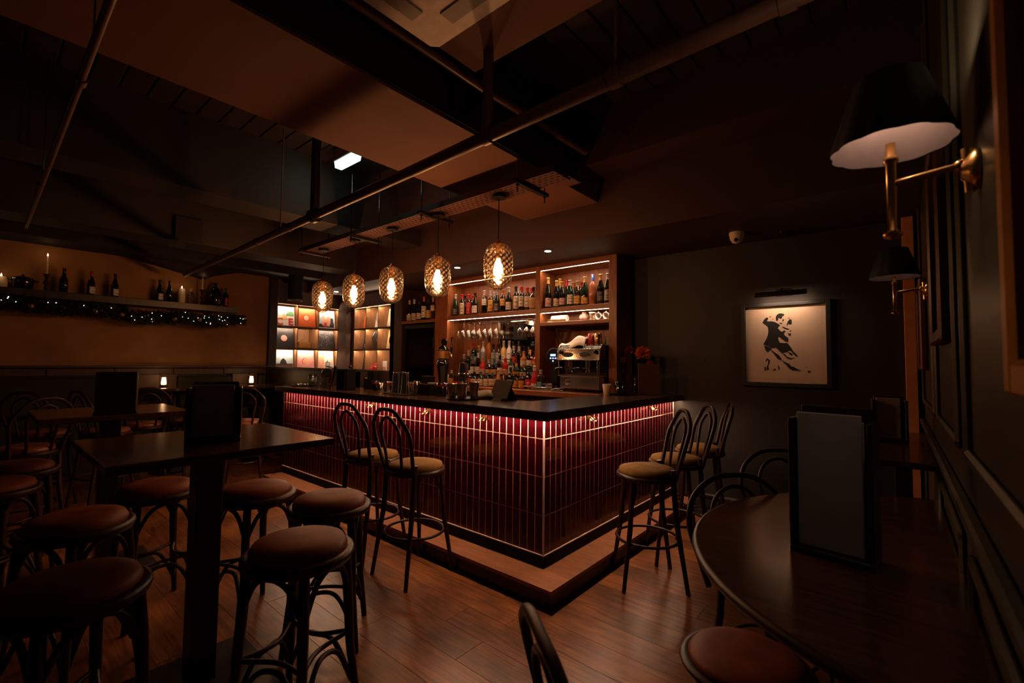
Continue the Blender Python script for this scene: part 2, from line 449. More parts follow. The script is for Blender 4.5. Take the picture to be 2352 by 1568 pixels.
struct('trim_13', B((.05, 4.47, .0), (.118, 4.545, 2.56), .003), 'orange_lit_trim')  # corner post; the orange light on it is put into its paint
# dark panelling and ledge under the plaster wall
pw = struct('wall_wainscot', B((-7.86, -1.3, 0), (-7.44, 2.95, 1.29)), 'dark_wood_z')
ob('ledge', B((-7.47, -1.3, 1.285), (-7.36, 2.96, 1.312), .004), 'panel_wood', pw)
for i in range(7):
    ob('panel', B((-7.445, -1.25 + i * .6, 1.19), (-7.425, -.67 + i * .6, 1.28), .004), 'panel_wood', pw)
hw = struct('wall_partition', B((-7.4, 2.95, 0), (-4.95, 3.03, 1.27)), 'dark_wood_z')
ob('cap', B((-7.42, 2.9, 1.27), (-4.86, 3.07, 1.30), .004), 'dark_wood', hw)
ob('post', B((-5.03, 2.93, 0), (-4.95, 3.03, 1.27), .004), 'mahogany', hw)

# ================================================================ THE BAR
YF, XF = 2.353, -1.715
bar = thing('bar_counter', 'long L-shaped bar clad in burgundy upright tiles with a dark wooden top and glowing underside', 'bar counter', (0, 0, 0))
ob('core', G().box((-5.42, YF - .0035, .2), (XF + .0035, 2.78, 1.04)).box((-2.14, 2.78, .2), (XF + .0035, 4.54, 1.04)), 'grout', bar)
PT = .0617
tl = B((.0035, -.0058, .0), (PT - .0035, .004, .234), .0012).mesh('tile', 'tile_burgundy')
tr = B((-.004, .0035, .0), (.0058, PT - .0035, .234), .0012).mesh('tile', 'tile_burgundy')
tls = B((.0035, -.0058, .0), (PT - .0035, .004, .118), .0022).mesh('tile', 'tile_burgundy')
trs = B((-.004, .0035, .0), (.0058, PT - .0035, .118), .0022).mesh('tile', 'tile_burgundy')
cand = []
nL = int(3.705 / PT); nR = int(2.187 / PT)
for r_ in range(4):
    z = .203 + .24 * r_
    for i in range(nL):
        x = XF - .003 - (i + 1) * PT; cand.append((math.hypot(x, YF), 'L', x, z, r_))
    for i in range(nR):
        yy = YF + .003 + i * PT; cand.append((math.hypot(XF, yy) * .9, 'R', yy, z, r_))
cand.sort()
rest = G()
for k, (d, sd, u, z, r_) in enumerate(cand):
    h = .118 if r_ == 3 else .234
    if k < 299:
        me = {('L', 0): tl, ('R', 0): tr, ('L', 1): tls, ('R', 1): trs}[(sd, 1 if r_ == 3 else 0)]
        ob('tile', me, None, bar, (u, YF, z) if sd == 'L' else (XF, u, z))
    elif sd == 'L': rest.box((u + .0035, YF - .0058, z), (u + PT - .0035, YF + .004, z + h), 0, .0012)
    else: rest.box((XF - .004, u + .0035, z), (XF + .0058, u + PT - .0035, z + h), 0, .0012)
stuff(ob('tile_field', rest, 'tile_burgundy', bar))
ob('corner_trim', B((XF - .002, YF - .0062, .2), (XF + .0062, YF + .002, 1.04), .001), 'grout', bar)
ob('tile_edge_strip', G().box((-5.42, YF - .012, .194), (XF + .012, YF + .004, .2005)).box((XF - .004, YF, .194), (XF + .012, 4.54, .2005)), 'grout', bar)
ob('plinth', G().box((-5.42, YF - .006, .115), (XF + .006, YF + .02, .194)).box((XF - .02, YF, .115), (XF + .006, 4.54, .194)), 'black_matt', bar)
ob('end_panel', B((-5.45, YF - .01, 0), (-5.415, 2.79, 1.04), .003), 'dark_wood_z', bar)
SO = .205
step = G().prism([(-5.44, YF - SO), (XF + SO, YF - SO), (XF + SO, 4.54), (XF - .05, 4.54), (XF - .05, YF + .05), (-5.44, YF + .05)], .094, .116)
ob('foot_step', step, 'step_wood', bar)
ob('step_riser', G().prism([(-5.42, YF - SO + .015), (XF + SO - .015, YF - SO + .015), (XF + SO - .015, 4.54), (XF, 4.54), (XF, YF), (-5.42, YF)], 0, .094), 'dark_wood', bar)
ct = G()
for (z0, z1, e) in ((1.043, 1.094, 0.0), (1.094, 1.10, .005)):
    ct.prism([(-5.5 + e, 2.265 + e), (-1.627 - e, 2.265 + e), (-1.627 - e, 4.54), (-2.19 + e, 4.54), (-2.19 + e, 2.832 - e), (-5.5 + e, 2.832 - e)], z0, z1)
ob('countertop', ct, 'counter_wood', bar)
ob('led_strip', G().box((-5.40, 2.300, 1.0422), (-1.672, 2.312, 1.0445)).box((-1.672, 2.300, 1.0422), (-1.660, 4.52, 1.0445)), 'led_counter', bar)
def hook(loc, rz):
    g = G()
    for s_ in (-.012, .012):
        g.tube([(s_, 0, .05), (s_, -.012, .05), (s_ * 1.4, -.03, .03), (s_ * 1.8, -.05, .02), (s_ * 2, -.06, .035), (s_ * 2, -.062, .05)], .005, 6)
    g.box((-.02, -.006, .03), (.02, .002, .065), 0, .003)
    ob('hook', g, 'brass', bar, loc, (0, 0, rz))
for x in (-2.22, -2.84, -3.6): hook((x, YF - .01, .965), 0)
for y in (2.88, 3.95): hook((XF + .01, y, .965), PI / 2)

# ================================================================ BACK BAR SHELVING
UF = 4.2
un = thing('back_bar_shelving', 'tall reddish wooden shelving behind the bar with lit shelves of wine and spirits', 'shelving', (0, 0, 0))
for (a, b) in ((-4.98, -4.72), (-3.20, -3.13), (-2.25, -2.16)):
    ob('upright', B((a, UF, 0), (b, 4.55, 2.52), .002), 'mahogany', un)
ob('back_panel', G().box((-4.72, 4.52, 1.1), (-4.03, 4.55, 2.5)).box((-4.03, 4.52, 1.95), (-3.2, 4.55, 2.5)).box((-3.13, 4.52, 1.1), (-2.25, 4.55, 2.5)), 'mahogany', un)
for (a, b, z0, z1) in ((-4.72, -3.20, 2.462, 2.52), (-3.13, -2.25, 2.462, 2.52), (-4.72, -3.20, 1.968, 2.025), (-3.13, -2.25, 1.968, 2.025), (-3.13, -2.25, 1.822, 1.862)):
    ob('shelf', B((a, UF + .002, z0), (b, 4.52, z1), .002), 'mahogany_x', un)
for (a, b, z0) in ((-4.71, -3.205, 2.4612), (-3.12, -2.255, 2.4612), (-4.71, -3.205, 1.9672), (-3.12, -2.255, 1.9672)):
    ob('led_strip', G().box((a, UF + .006, z0), (b, UF + .014, z0 + .004)), 'led_warm', un)
ob('mirror', B((-4.02, 4.50, 1.12), (-3.2, 4.52, 1.95)), 'mirror', un)
ob('mirror_trim', B((-4.035, 4.485, 1.12), (-4.018, 4.52, 1.95), .002), 'steel', un)
# fridge bay
ob('upright', B((-6.05, UF, 0), (-5.76, 4.55, 2.52), .002), 'panel_wood', un)
ob('shelf', B((-5.76, UF + .002, 1.965), (-4.98, 4.52, 2.008), .002), 'mahogany_x', un)
ob('back_panel', B((-5.76, 4.52, 2.008), (-4.98, 4.55, 2.5)), 'panel_wood', un)
fr = thing('wine_fridge', 'dark glass-fronted wine fridge with horizontal racks set in the shelving bay', 'fridge', (-5.37, UF + .04, .9))
ob('cabinet', G().box((-.385, .02, -.88), (.385, .3, 1.05)), 'black_matt', fr)
ob('door_frame', G().box((-.38, -.01, .12), (-.33, .02, 1.04)).box((.33, -.01, .12), (.38, .02, 1.04)).box((-.33, -.01, .99), (.33, .02, 1.04)).box((-.33, -.01, .12), (.33, .02, .17)), 'black_metal', fr)
ob('door_glass', B((-.33, .0, .17), (.33, .012, .99)), 'glass_door', fr)
for k in range(4): ob('rack', B((-.31, .013, .30 + k * .17), (.31, .02, .318 + k * .17), .002), 'panel_wood', fr)
ob('handle', G().tube([(.35, -.03, .6), (.35, -.03, .85)], .008, 8), 'steel_dark', fr)

bc = tag(ob('back_counter', G().box((-5.75, 3.90, 1.045), (-1.9, UF, 1.10), 0, .004).box((-4.72, UF, 1.045), (-3.2, 4.5, 1.10)).box((-3.13, UF, 1.045), (-2.25, 4.52, 1.10)), 'mahogany_x'), 'honey brown wooden worktop behind the bar carrying spirits and coffee machine', 'worktop')
tag(ob('back_cabinet', G().box((-5.75, 3.95, 0), (-1.9, UF - .01, 1.045)), 'black_matt'), 'black under-counter cabinets beneath the back worktop', 'cabinet')
tg = tag(ob('bottle_riser', G().box((-4.5, 4.2, 1.10), (-3.22, 4.34, 1.22), 0, .003).box((-4.5, 4.341, 1.10), (-3.22, 4.48, 1.34), 0, .003), 'black_matt'), 'black two-tier riser holding the back rows of spirit bottles', 'riser')

# record display shelving in the far corner
def record_unit(name, label, loc, rz, n=3, cell=.35, z0=1.25, ledg=True):
    u = thing(name, label, 'shelving', loc, rz)
    W_ = n * cell
    ob('frame', G().box((-.10, 0, 0), (0, .36, 2.69 if rz else 2.52)).box((W_, 0, 0), (W_ + .10, .36, 2.69 if rz else 2.52)).box((0, 0, z0 + 3 * cell), (W_, .36, 2.69 if rz else 2.52)).box((0, 0, 0), (W_, .36, z0 - .02)), 'panel_wood', u)
    ob('back_panel', B((0, .33, z0), (W_, .35, z0 + 3 * cell)), 'oak_shelf', u)
    for i in range(1, n): ob('divider', B((i * cell - .007, .004, z0), (i * cell + .007, .33, z0 + 3 * cell), .001), 'oak_shelf', u)
    ob('side_lining', B((-.001, .004, z0), (.006, .33, z0 + 3 * cell)), 'oak_shelf', u); ob('side_lining', B((W_ - .006, .004, z0), (W_ + .001, .33, z0 + 3 * cell)), 'oak_shelf', u)
    for j in range(0, 3):
        ob('shelf', B((0, .002, z0 + j * cell - .018), (W_, .33, z0 + j * cell), .001), 'panel_wood', u)
        ob('lip', B((0, .0, z0 + (j + 1) * cell - .03), (W_, .012, z0 + (j + 1) * cell - .018), .001), 'panel_wood', u)
        ob('led_strip', G().box((.01, .014, z0 + (j + 1) * cell - .024), (W_ - .01, .020, z0 + (j + 1) * cell - .0185)), 'led_shelf', u)
    return u
# left unit stands against the end wall (opens towards +x); its local x runs along world +y
ru1 = record_unit('record_shelving', 'oak pigeonhole shelving by the plaster wall displaying lit record sleeves face on', (-7.45, 3.05, 0), PI / 2)
ru2 = record_unit('record_shelving', 'oak pigeonhole shelving seen from the side, coffin-shaped box in its middle cell', (-7.1, 4.2, 0), 0)
struct('trim_14', B((-7.45, 4.1, 0), (-7.19, 4.3, 2.69)), 'panel_wood')
def sleeve(label, mats, parts, unit, col, rw, size=.312, lean=.15):
    """square record sleeve leaning in a cell; local frame: x right, y into the shelf, z up"""
    cell = .35; z0 = 1.25 + (2 - rw) * cell
    cx = col * cell + .165
    if unit == 1: loc = (-7.45 - .045, 3.05 + cx, z0 + .001); rz = PI / 2
    else: loc = (-7.1 + cx, 4.2 + .165, z0 + .001); rz = 0
    s = thing('record_sleeve', label, 'record sleeve', loc, rz, 'record sleeves on display')
    s.rotation_euler = (-lean, 0, rz)
    ob('sleeve', B((-size / 2, 0, .006), (size / 2, .006, size + .006), .0008), mats, s)
    for nm, poly, mt, k in parts:
        ob(nm, G().prism([(a, b + .006) for a, b in poly], -.0006 * k - .0008, .001, plane='xz'), mt, s)
    return s
def disc(cx, cz, r, n=28): return [(cx + r * math.cos(2 * PI * i / n), cz + r * math.sin(2 * PI * i / n)) for i in range(n)]
S = .15
rec = sleeve('pale record sleeve with big orange and red letters, top left cell', 'paper_white', [('print', [(-S, .16), (S, .16), (S, .25), (-S, .25)], 'ink_sky', 1), ('print', [(.02, .16), (.14, .16), (.14, .23), (.08, .24), (.03, .2)], 'ink_leaf', 2), ('print', [(-.06, .1), (.05, .1), (.02, .17), (-.01, .20), (-.03, .17)], 'ink_sand', 3)], 1, 0, 0)
txt('C', .16, 'ink_orange', rec, (-.085, -.003, .065), (PI / 2, 0, 0)); txt('E', .16, 'ink_red', rec, (.09, -.003, .065), (PI / 2, 0, 0))
rays = []
for k in range(24):
    a = 2 * PI * k / 24; rays.append(('ray', [(.04 * math.cos(a), .15 + .04 * math.sin(a)), (.135 * math.cos(a - .035), .15 + .135 * math.sin(a - .035)), (.135 * math.cos(a + .035), .15 + .135 * math.sin(a + .035))], 'ink_amber', 1))
sleeve('orange record sleeve with a sunburst of rays around a centre hole', 'ink_orange', rays + [('print', disc(0, .15, .04), 'paper', 2), ('print', disc(0, .15, .008), 'ink_red', 3)], 1, 1, 0)
sleeve('white-bordered photo record sleeve with tangled pale figures, top right cell', 'paper_white', [('print', [(-.135, .015), (.135, .015), (.135, .285), (-.135, .285)], 'ink_sky', 1), ('print', [(-.135, .015), (.135, .015), (.135, .09), (-.135, .07)], 'ink_slate', 2), ('print', [(-.08, .05), (-.02, .03), (.0, .12), (-.03, .23), (-.08, .2)], 'ink_skin', 3), ('print', [(.0, .04), (.05, .03), (.09, .16), (.03, .22), (-.01, .14)], 'ink_skin', 4), ('print', [(-.05, .03), (.0, .02), (.01, .09), (-.04, .1)], 'ink_red', 5), ('print', [(.07, .06), (.12, .05), (.12, .17), (.08, .18)], 'ink_navy', 5)], 1, 2, 0)
sleeve('black record sleeve with a round pink centre label', 'ink_slate', [('print', disc(0, .15, .05), 'ink_pink', 1), ('print', disc(0, .15, .02), 'paper', 2)], 1, 0, 1)
scr = []
for k in range(13):
    cx = random.uniform(-.11, .11); cz = random.uniform(.03, .26); r_ = random.uniform(.018, .04); a0 = random.random() * 6
    out = [(cx + r_ * math.cos(a0 + t * .5), cz + r_ * math.sin(a0 + t * .5)) for t in range(9)]; inn = [(cx + (r_ - .003) * math.cos(a0 + t * .5), cz + (r_ - .003) * math.sin(a0 + t * .5)) for t in range(8, -1, -1)]
    scr.append(('squiggle', out + inn, 'lab_grey', 1))
sleeve('dark grey record sleeve covered in pale looping scribbles', 'ink_slate', scr, 1, 2, 1)
sleeve('landscape record sleeve with a dark seated shape before pale sea', 'paper_white', [('print', [(-S, .09), (S, .09), (S, .2), (-S, .2)], 'ink_sky', 1), ('print', [(-S, 0), (S, 0), (S, .1), (-S, .1)], 'folder_brown', 1), ('print', [(-.06, .07), (.06, .07), (.04, .14), (.0, .18), (-.04, .14)], 'ink_slate', 2)], 1, 0, 2)
sleeve('pink record sleeve with a dark ring around its centre hole', 'ink_pink', [('print', disc(0, .13, .052), 'ink_red', 1), ('print', disc(.006, .126, .047), 'ink_salmon', 2)], 1, 1, 2)
sleeve('salmon and white record sleeve, bottom right cell', 'ink_salmon', [('print', [(.0, .0), (S, .0), (S, .3), (.02, .3), (-.02, .16)], 'paper_white', 1), ('print', [(.02, .12), (.05, .1), (.05, .17)], 'ink_leaf', 2)], 1, 2, 2)
rad = thing('wooden_radio', 'small wooden radio with a brass grille in the middle cell', 'radio', (-7.45 - .12, 3.05 + .53, 1.60 + .002), PI / 2)
ob('case', B((-.11, 0, 0), (.11, .09, .11), .006), 'brass', rad); ob('grille', B((-.10, -.004, .01), (.10, 0, .10), .002), 'gilt', rad)
sleeve('orange-red record sleeve seen edge on, top left cell of the side unit', 'ink_orange', [], 2, 0, 0)
sleeve('grey record sleeve with a white corner, top middle cell of the side unit', 'lab_grey', [('print', [(-S, 0), (0, 0), (-S, .15)], 'paper_white', 1)], 2, 1, 0)
spots = [('spot', disc(random.uniform(-.13, .13), random.uniform(.02, .28), .008, 8), 'ink_black', 1) for k in range(26)]
sleeve('white record sleeve with black spots, top right cell of the side unit', 'paper_white', spots, 2, 2, 0)
spots2 = [('fleck', disc(random.uniform(-.13, .13), random.uniform(.02, .28), .012, 5), 'paper_white', 1) for k in range(26)]
sleeve('black record sleeve with white flecks in the side unit', 'ink_slate', spots2, 2, 0, 1)
sleeve('yellow record sleeve with a dark disc, middle right cell of the side unit', 'ink_sand', [('print', disc(-.02, .15, .09), 'ink_slate', 1)], 2, 2, 1)
sleeve('plain charcoal record sleeve, bottom left cell of the side unit', 'ink_slate', [], 2, 0, 2)
cf_ = thing('coffin_box', 'black coffin-shaped box with white edge line and gold emblem', 'box', (-7.1 + .56, 4.2 + .10, 1.602), .95)
hexa = [(-.055, 0), (.055, 0), (.10, .20), (.055, .29), (-.055, .29), (-.10, .20)]
ob('box', G().prism(hexa, 0, .09, plane='xz'), 'ink_black', cf_)
ob('edge_line', G().prism([(.046, .28), (.092, .198), (.088, .198), (.042, .28)], -.001, .001, plane='xz').prism([(-.046, .28), (-.092, .198), (-.088, .198), (-.042, .28)], -.001, .001, plane='xz'), 'paper_white', cf_)
ob('emblem', G().prism([(0, .11), (.018, .125), (.012, .14), (.02, .155), (0, .17), (-.02, .155), (-.012, .14), (-.018, .125)], -.002, .001, plane='xz'), 'gilt', cf_)
for i, (x, y, w_, h, lb) in enumerate(((-6.72, 4.30, .13, .075, 'low red carton with white lettering beside a taller one'), (-6.60, 4.31, .07, .12, 'upright red carton beside the low red carton'))):
    t = thing('red_carton', lb, 'carton', (x, y, 1.252)); ob('carton', B((-w_ / 2, 0, 0), (w_ / 2, .06, h), .002), 'lab_red', t); ob('print', B((-.03, -.001, h * .45), (.03, 0, h * .55)), 'paper_white', t)
t = thing('gift_card', 'white upright card with a small red print below', 'card', (-6.30, 4.28, 1.252)); ob('card', B((-.06, 0, 0), (.06, .008, .15), .001), 'paper_white', t); ob('print', B((-.04, -.001, .01), (.04, 0, .055)), 'ink_salmon', t)

# ================================================================ BOTTLES
PROF = {
 'bordeaux': [(.0, 0), (.034, .0), (.037, .01), (.037, .62), (.034, .68), (.017, .75), (.0145, .79), (.0145, .97), (.016, .975), (.016, 1.0), (.012, 1.0)],
 'burgundy': [(.0, 0), (.037, .0), (.041, .01), (.041, .45), (.036, .56), (.022, .70), (.015, .79), (.0145, .97), (.016, .975), (.016, 1.0), (.012, 1.0)],
 'champagne': [(.0, 0), (.040, .0), (.045, .01), (.041, .45), (.036, .60), (.021, .75), (.016, .84), (.016, .95), (.018, .96), (.018, 1.0), (.012, 1.0)],
 'spirit': [(.0, 0), (.036, .0), (.039, .01), (.039, .60), (.034, .69), (.017, .76), (.015, .80), (.015, .97), (.016, 1.0), (.012, 1.0)],
 'squat': [(.0, 0), (.044, .0), (.047, .02), (.047, .50), (.042, .60), (.020, .70), (.016, .76), (.016, .97), (.017, 1.0), (.012, 1.0)],
 'cone': [(.0, 0), (.045, .0), (.048, .02), (.042, .30), (.028, .60), (.017, .75), (.015, .97), (.016, 1.0), (.012, 1.0)],
 'jug': [(.0, 0), (.10, .0), (.105, .02), (.108, .50), (.09, .68), (.045, .82), (.03, .88), (.03, .95), (.04, .96), (.04, 1.0), (.02, 1.0)],
}
def shape_r(kind, t):
    p = PROF[kind]
    for (r0, z0), (r1, z1) in zip(p, p[1:]):
        if z0 <= t <= z1 and z1 > z0: return r0 + (r1 - r0) * (t - z0) / (z1 - z0)
    return p[1][0]
def bottle(kind, loc, h, body, cap, lab, label, group, lab_z=(.12, .40), name='bottle', sc_=1.0, capz=.80, cat='bottle', rz=0.0, square=False):
    g = G(); n = 4 if square else 18
    q = 1.25 if square else 1.0
    prof = [(r_ * sc_ * (q if r_ > .03 else 1), z * h) for r_, z in PROF[kind]]
    g.lathe(prof, n, 0, sm=not square)
    b = ob(name, g, body, None, loc, (0, 0, rz + (PI / 4 if square else 0)))
    tag(b, label, cat, group)
    rt = shape_r(kind, capz) * sc_
    if cap:
        ob('capsule', G().lathe([(rt + .0015, capz * h), (.0165 * sc_, .965 * h), (.0185 * sc_, .968 * h), (.0185 * sc_, 1.004 * h), (.002, 1.006 * h)], 14), cap, b)
    if lab:
        z0, z1 = lab_z; cg = G(); seg = []
        if square:
            rr = shape_r(kind, z0) * sc_ * q * .715; cg.box((-rr * .8, -rr - .0012, z0 * h), (rr * .8, -rr, z1 * h)); l = ob('paper_label', cg, lab, b, (0, 0, 0), (0, 0, -PI / 4))
        else:
            steps = 14; vs = []; fs = []; m = 15
            for j in range(steps + 1):
                z = z0 + (z1 - z0) * j / steps; rr = shape_r(kind, z) * sc_ + .0008
                for i in range(m):
                    a = -PI / 2 - 1.0 + 2.0 * i / (m - 1) ; a += .55
                    vs.append((rr * math.cos(a), rr * math.sin(a), z * h))
            for j in range(steps):
                for i in range(m - 1): fs.append((j * m + i, j * m + i + 1, (j + 1) * m + i + 1, (j + 1) * m + i))
            cg.add(vs, fs, 0, True)
            q0 = len(label) % 4; rows_ = {2 + q0 % 2: (4, 11), 5 + q0: (3, 12), 11: (5, 10)}
            for j, (i0, i1) in rows_.items():
                for i in range(i0, i1 - (q0 % 3)): cg.m[j * (m - 1) + i] = 1
            ob('paper_label', cg, [lab, 'label_ink_pale' if lab == 'lab_dark' else 'label_ink'], b)
    return b
ORD = ['first', 'second', 'third', 'fourth', 'fifth', 'sixth', 'seventh', 'eighth', 'ninth', 'tenth', 'eleventh', 'twelfth', 'thirteenth', 'fourteenth', 'fifteenth', 'sixteenth']
NM = dict(cap_red='red cap', cap_gold='gold foil', cap_silver='silver cap', cap_black='black cap', cap_orange='orange cap', cap_cork='cork stopper', cap_white='white cap', cap_green='green cap', cap_blue='blue cap',
          lab_cream='cream label', lab_white='white label', lab_red='red label', lab_gold='gold label', lab_dark='dark label', lab_pink='pink label', lab_grey='grey label', lab_blue='blue label', lab_orange='orange label', lab_green='green label',
          bottle_black='black', bottle_green='green', bottle_brown='brown', bottle_amber='amber', bottle_blue='blue', bottle_red='red', bottle_yellow='yellow', bottle_white='white', bottle_clear='clear', bottle_rose='rose')
def rowof(tab, y, z, where, group, name, cat='bottle'):
    for i, r_ in enumerate(tab):
        x, h, kind, body, cap, lab = r_[:6]; lz = r_[6] if len(r_) > 6 else (.12, .42)
        sq = len(r_) > 7 and r_[7]
        bits = [NM[body] + ' bottle,', NM[cap] if cap else 'uncapped', NM[lab] if lab else '']
        lb = ' '.join(b_ for b_ in bits if b_) + ', ' + ORD[i] + ' ' + where
        h0 = h; k = 1.0
        bottle(kind, (x, y + (random.uniform(-.008, .008)), z + .0005), h0, body, cap, lab, lb, group, lz, name, 1.0, rz=random.uniform(-.25, .25), square=sq)
BB, BG, BN, BA, BC, BW, BY, BR, BL = 'bottle_black', 'bottle_green', 'bottle_brown', 'bottle_amber', 'bottle_clear', 'bottle_white', 'bottle_yellow', 'bottle_red', 'bottle_blue'
wf = [(-4.657, .312, 'burgundy', BG, 'cap_silver', 'lab_dark', (.1, .35)), (-4.512, .297, 'bordeaux', BB, 'cap_red', 'lab_cream', (.08, .6)), (-4.396, .289, 'bordeaux', BB, 'cap_red', 'lab_red', (.08, .6)), (-4.273, .296, 'burgundy', BB, 'cap_black', 'lab_white', (.1, .42)), (-4.114, .313, 'bordeaux', BB, 'cap_silver', 'lab_white', (.38, .64)), (-3.994, .296, 'bordeaux', BN, 'cap_silver', 'lab_gold', (.1, .6)), (-3.884, .292, 'burgundy', BB, 'cap_silver', 'lab_dark', (.1, .42)), (-3.776, .289, 'bordeaux', BB, 'cap_orange', 'lab_gold', (.3, .6)), (-3.682, .313, 'burgundy', BB, 'cap_silver', 'lab_cream', (.1, .4)), (-3.569, .316, 'bordeaux', BB, 'cap_black', 'lab_cream', (.1, .6)), (-3.474, .301, 'bordeaux', BB, 'cap_red', 'lab_cream', (.18, .6)), (-3.396, .285, 'bordeaux', BN, 'cap_red', 'lab_cream', (.15, .6))]
rowof(wf, 4.29, 2.025, 'in front wine shelf row', 'wine bottles on the upper left shelf', 'wine_bottle')
wb = [(-4.60, .30, 'burgundy', BB, 'cap_black', None), (-4.45, .298, 'bordeaux', BB, 'cap_red', 'lab_cream'), (-4.20, .27, 'bordeaux', BB, 'cap_red', 'lab_pink'), (-4.055, .303, 'bordeaux', BG, 'cap_silver', 'lab_white'), (-3.62, .309, 'burgundy', BB, 'cap_silver', 'lab_cream'), (-3.431, .296, 'bordeaux', BB, 'cap_red', 'lab_cream')]
rowof(wb, 4.42, 2.025, 'in back wine shelf row', 'wine bottles on the upper left shelf', 'wine_bottle')
fi = bottle('squat', (-3.29, 4.28, 2.0255), .275, 'bottle_clear', 'cap_black', None, 'straw-covered round wine flask at the right end of the wine shelf', 'wine bottles on the upper left shelf', name='wine_flask')
ob('straw_basket', G().lathe([(.03, 0), (.045, .01), (.052, .06), (.055, .12), (.05, .145)], 18, 0, mod=lambda a, j, z: 1 + .02 * math.sin(9 * a)), 'straw', fi)
fr_ = [(-5.70, .33, 'burgundy', BB, 'cap_gold', 'lab_cream', (.05, .32)), (-5.57, .33, 'burgundy', BB, 'cap_white', 'lab_cream', (.05, .36)), (-5.455, .32, 'burgundy', BB, 'cap_black', 'lab_cream', (.08, .36)), (-5.335, .35, 'bordeaux', BB, 'cap_orange', 'lab_white', (.12, .6)), (-5.235, .32, 'bordeaux', BB, 'cap_black', 'lab_gold', (.1, .44)), (-5.135, .325, 'bordeaux', BN, 'cap_cork', 'lab_cream', (.4, .64))]
rowof(fr_, 4.29, 2.008, 'above the wine fridge', 'wine bottles above the fridge', 'wine_bottle')
cf = [(-3.07, .36, 'champagne', BB, 'cap_gold', 'lab_pink', (.06, .33)), (-2.953, .314, 'champagne', BB, 'cap_gold', 'lab_cream', (.06, .32)), (-2.875, .293, 'champagne', BB, 'cap_orange', 'lab_pink', (.1, .36)), (-2.776, .30, 'champagne', BG, 'cap_silver', 'lab_cream', (.1, .45)), (-2.677, .279, 'champagne', BC, 'cap_cork', 'lab_gold', (.1, .4)), (-2.582, .317, 'champagne', BG, 'cap_gold', 'lab_gold', (.06, .28)), (-2.482, .33, 'spirit', 'bottle_rose', None, None), (-2.392, .323, 'champagne', BB, 'cap_gold', 'lab_dark', (.1, .42)), (-2.302, .322, 'champagne', BB, 'cap_silver', 'lab_grey', (.1, .45))]
rowof(cf, 4.28, 2.025, 'in front champagne row', 'champagne bottles on the upper right shelf', 'champagne_bottle')
bn = [o for o in sc.objects if o.name.startswith('champagne_bottle') and abs(o.location.x + 2.482) < .001][0]
bn['label'] = 'tall slender bottle with blue neck and rose body on champagne shelf'
ob('neck', G().lathe([(.0385, .50 * .33), (.034, .56 * .33), (.018, .72 * .33), (.0155, .80 * .33), (.0155, .335), (.002, .336)], 16), 'bottle_blue', bn)
cb = [(-3.0, .36, 'champagne', BG, 'cap_gold', None), (-2.90, .33, 'champagne', BB, 'cap_red', 'lab_cream'), (-2.82, .30, 'champagne', BG, 'cap_orange', None), (-2.70, .29, 'champagne', BB, 'cap_red', None)]
rowof(cb, 4.41, 2.025, 'in back champagne row', 'champagne bottles on the upper right shelf', 'champagne_bottle')
r3 = [(-4.40, .324, 'bordeaux', BG, 'cap_red', 'lab_white'), (-4.308, .28, 'bordeaux', BG, 'cap_gold', None), (-4.225, .335, 'spirit', BW, 'cap_silver', 'lab_grey', (.3, .6)), (-4.123, .40, 'spirit', BA, 'cap_black', None), (-4.041, .30, 'spirit', BC, 'cap_black', 'lab_grey', (.1, .62)), (-3.952, .301, 'spirit', BC, 'cap_black', 'lab_grey', (.15, .6)), (-3.87, .337, 'spirit', BY, 'cap_silver', 'lab_cream', (.1, .45)), (-3.775, .334, 'spirit', BW, 'cap_silver', 'lab_white', (.1, .6)), (-3.69, .266, 'spirit', BC, 'cap_silver', 'lab_red', (.2, .5)), (-3.61, .26, 'spirit', BC, 'cap_silver', None), (-3.53, .20, 'squat', BA, 'cap_cork', 'lab_cream'), (-3.44, .214, 'squat', BC, 'cap_gold', 'lab_cream'), (-3.345, .18, 'squat', BR, 'cap_red', 'lab_orange')]
rowof(r3, 4.41, 1.34, 'in the back spirits row', 'spirit bottles on the back counter', 'spirit_bottle')
r2 = [(-4.46, .281, 'bordeaux', BB, 'cap_white', 'lab_pink', (.1, .6)), (-4.37, .33, 'bordeaux', BG, 'cap_silver', None), (-4.28, .286, 'spirit', BC, 'cap_blue', 'lab_white'), (-4.19, .30, 'spirit', BC, 'cap_white', 'lab_white', (.1, .4)), (-4.10, .234, 'squat', 'bottle_red', 'cap_orange', 'lab_pink'), (-4.0, .215, 'squat', BC, 'cap_silver', 'lab_gold'), (-3.90, .218, 'squat', BC, 'cap_blue', 'lab_orange'), (-3.81, .268, 'spirit', BC, 'cap_black', 'lab_white'), (-3.71, .232, 'spirit', BR, 'cap_red', 'lab_cream'), (-3.62, .233, 'spirit', BG, 'cap_green', 'lab_white', (.1, .6)), (-3.53, .17, 'squat', BG, 'cap_gold', 'lab_orange'), (-3.43, .16, 'squat', BG, 'cap_cork', 'lab_cream'), (-3.30, .17, 'squat', BC, 'cap_silver', 'lab_blue', (.12, .42), True)]
rowof(r2, 4.27, 1.22, 'in the middle spirits row', 'spirit bottles on the back counter', 'spirit_bottle')
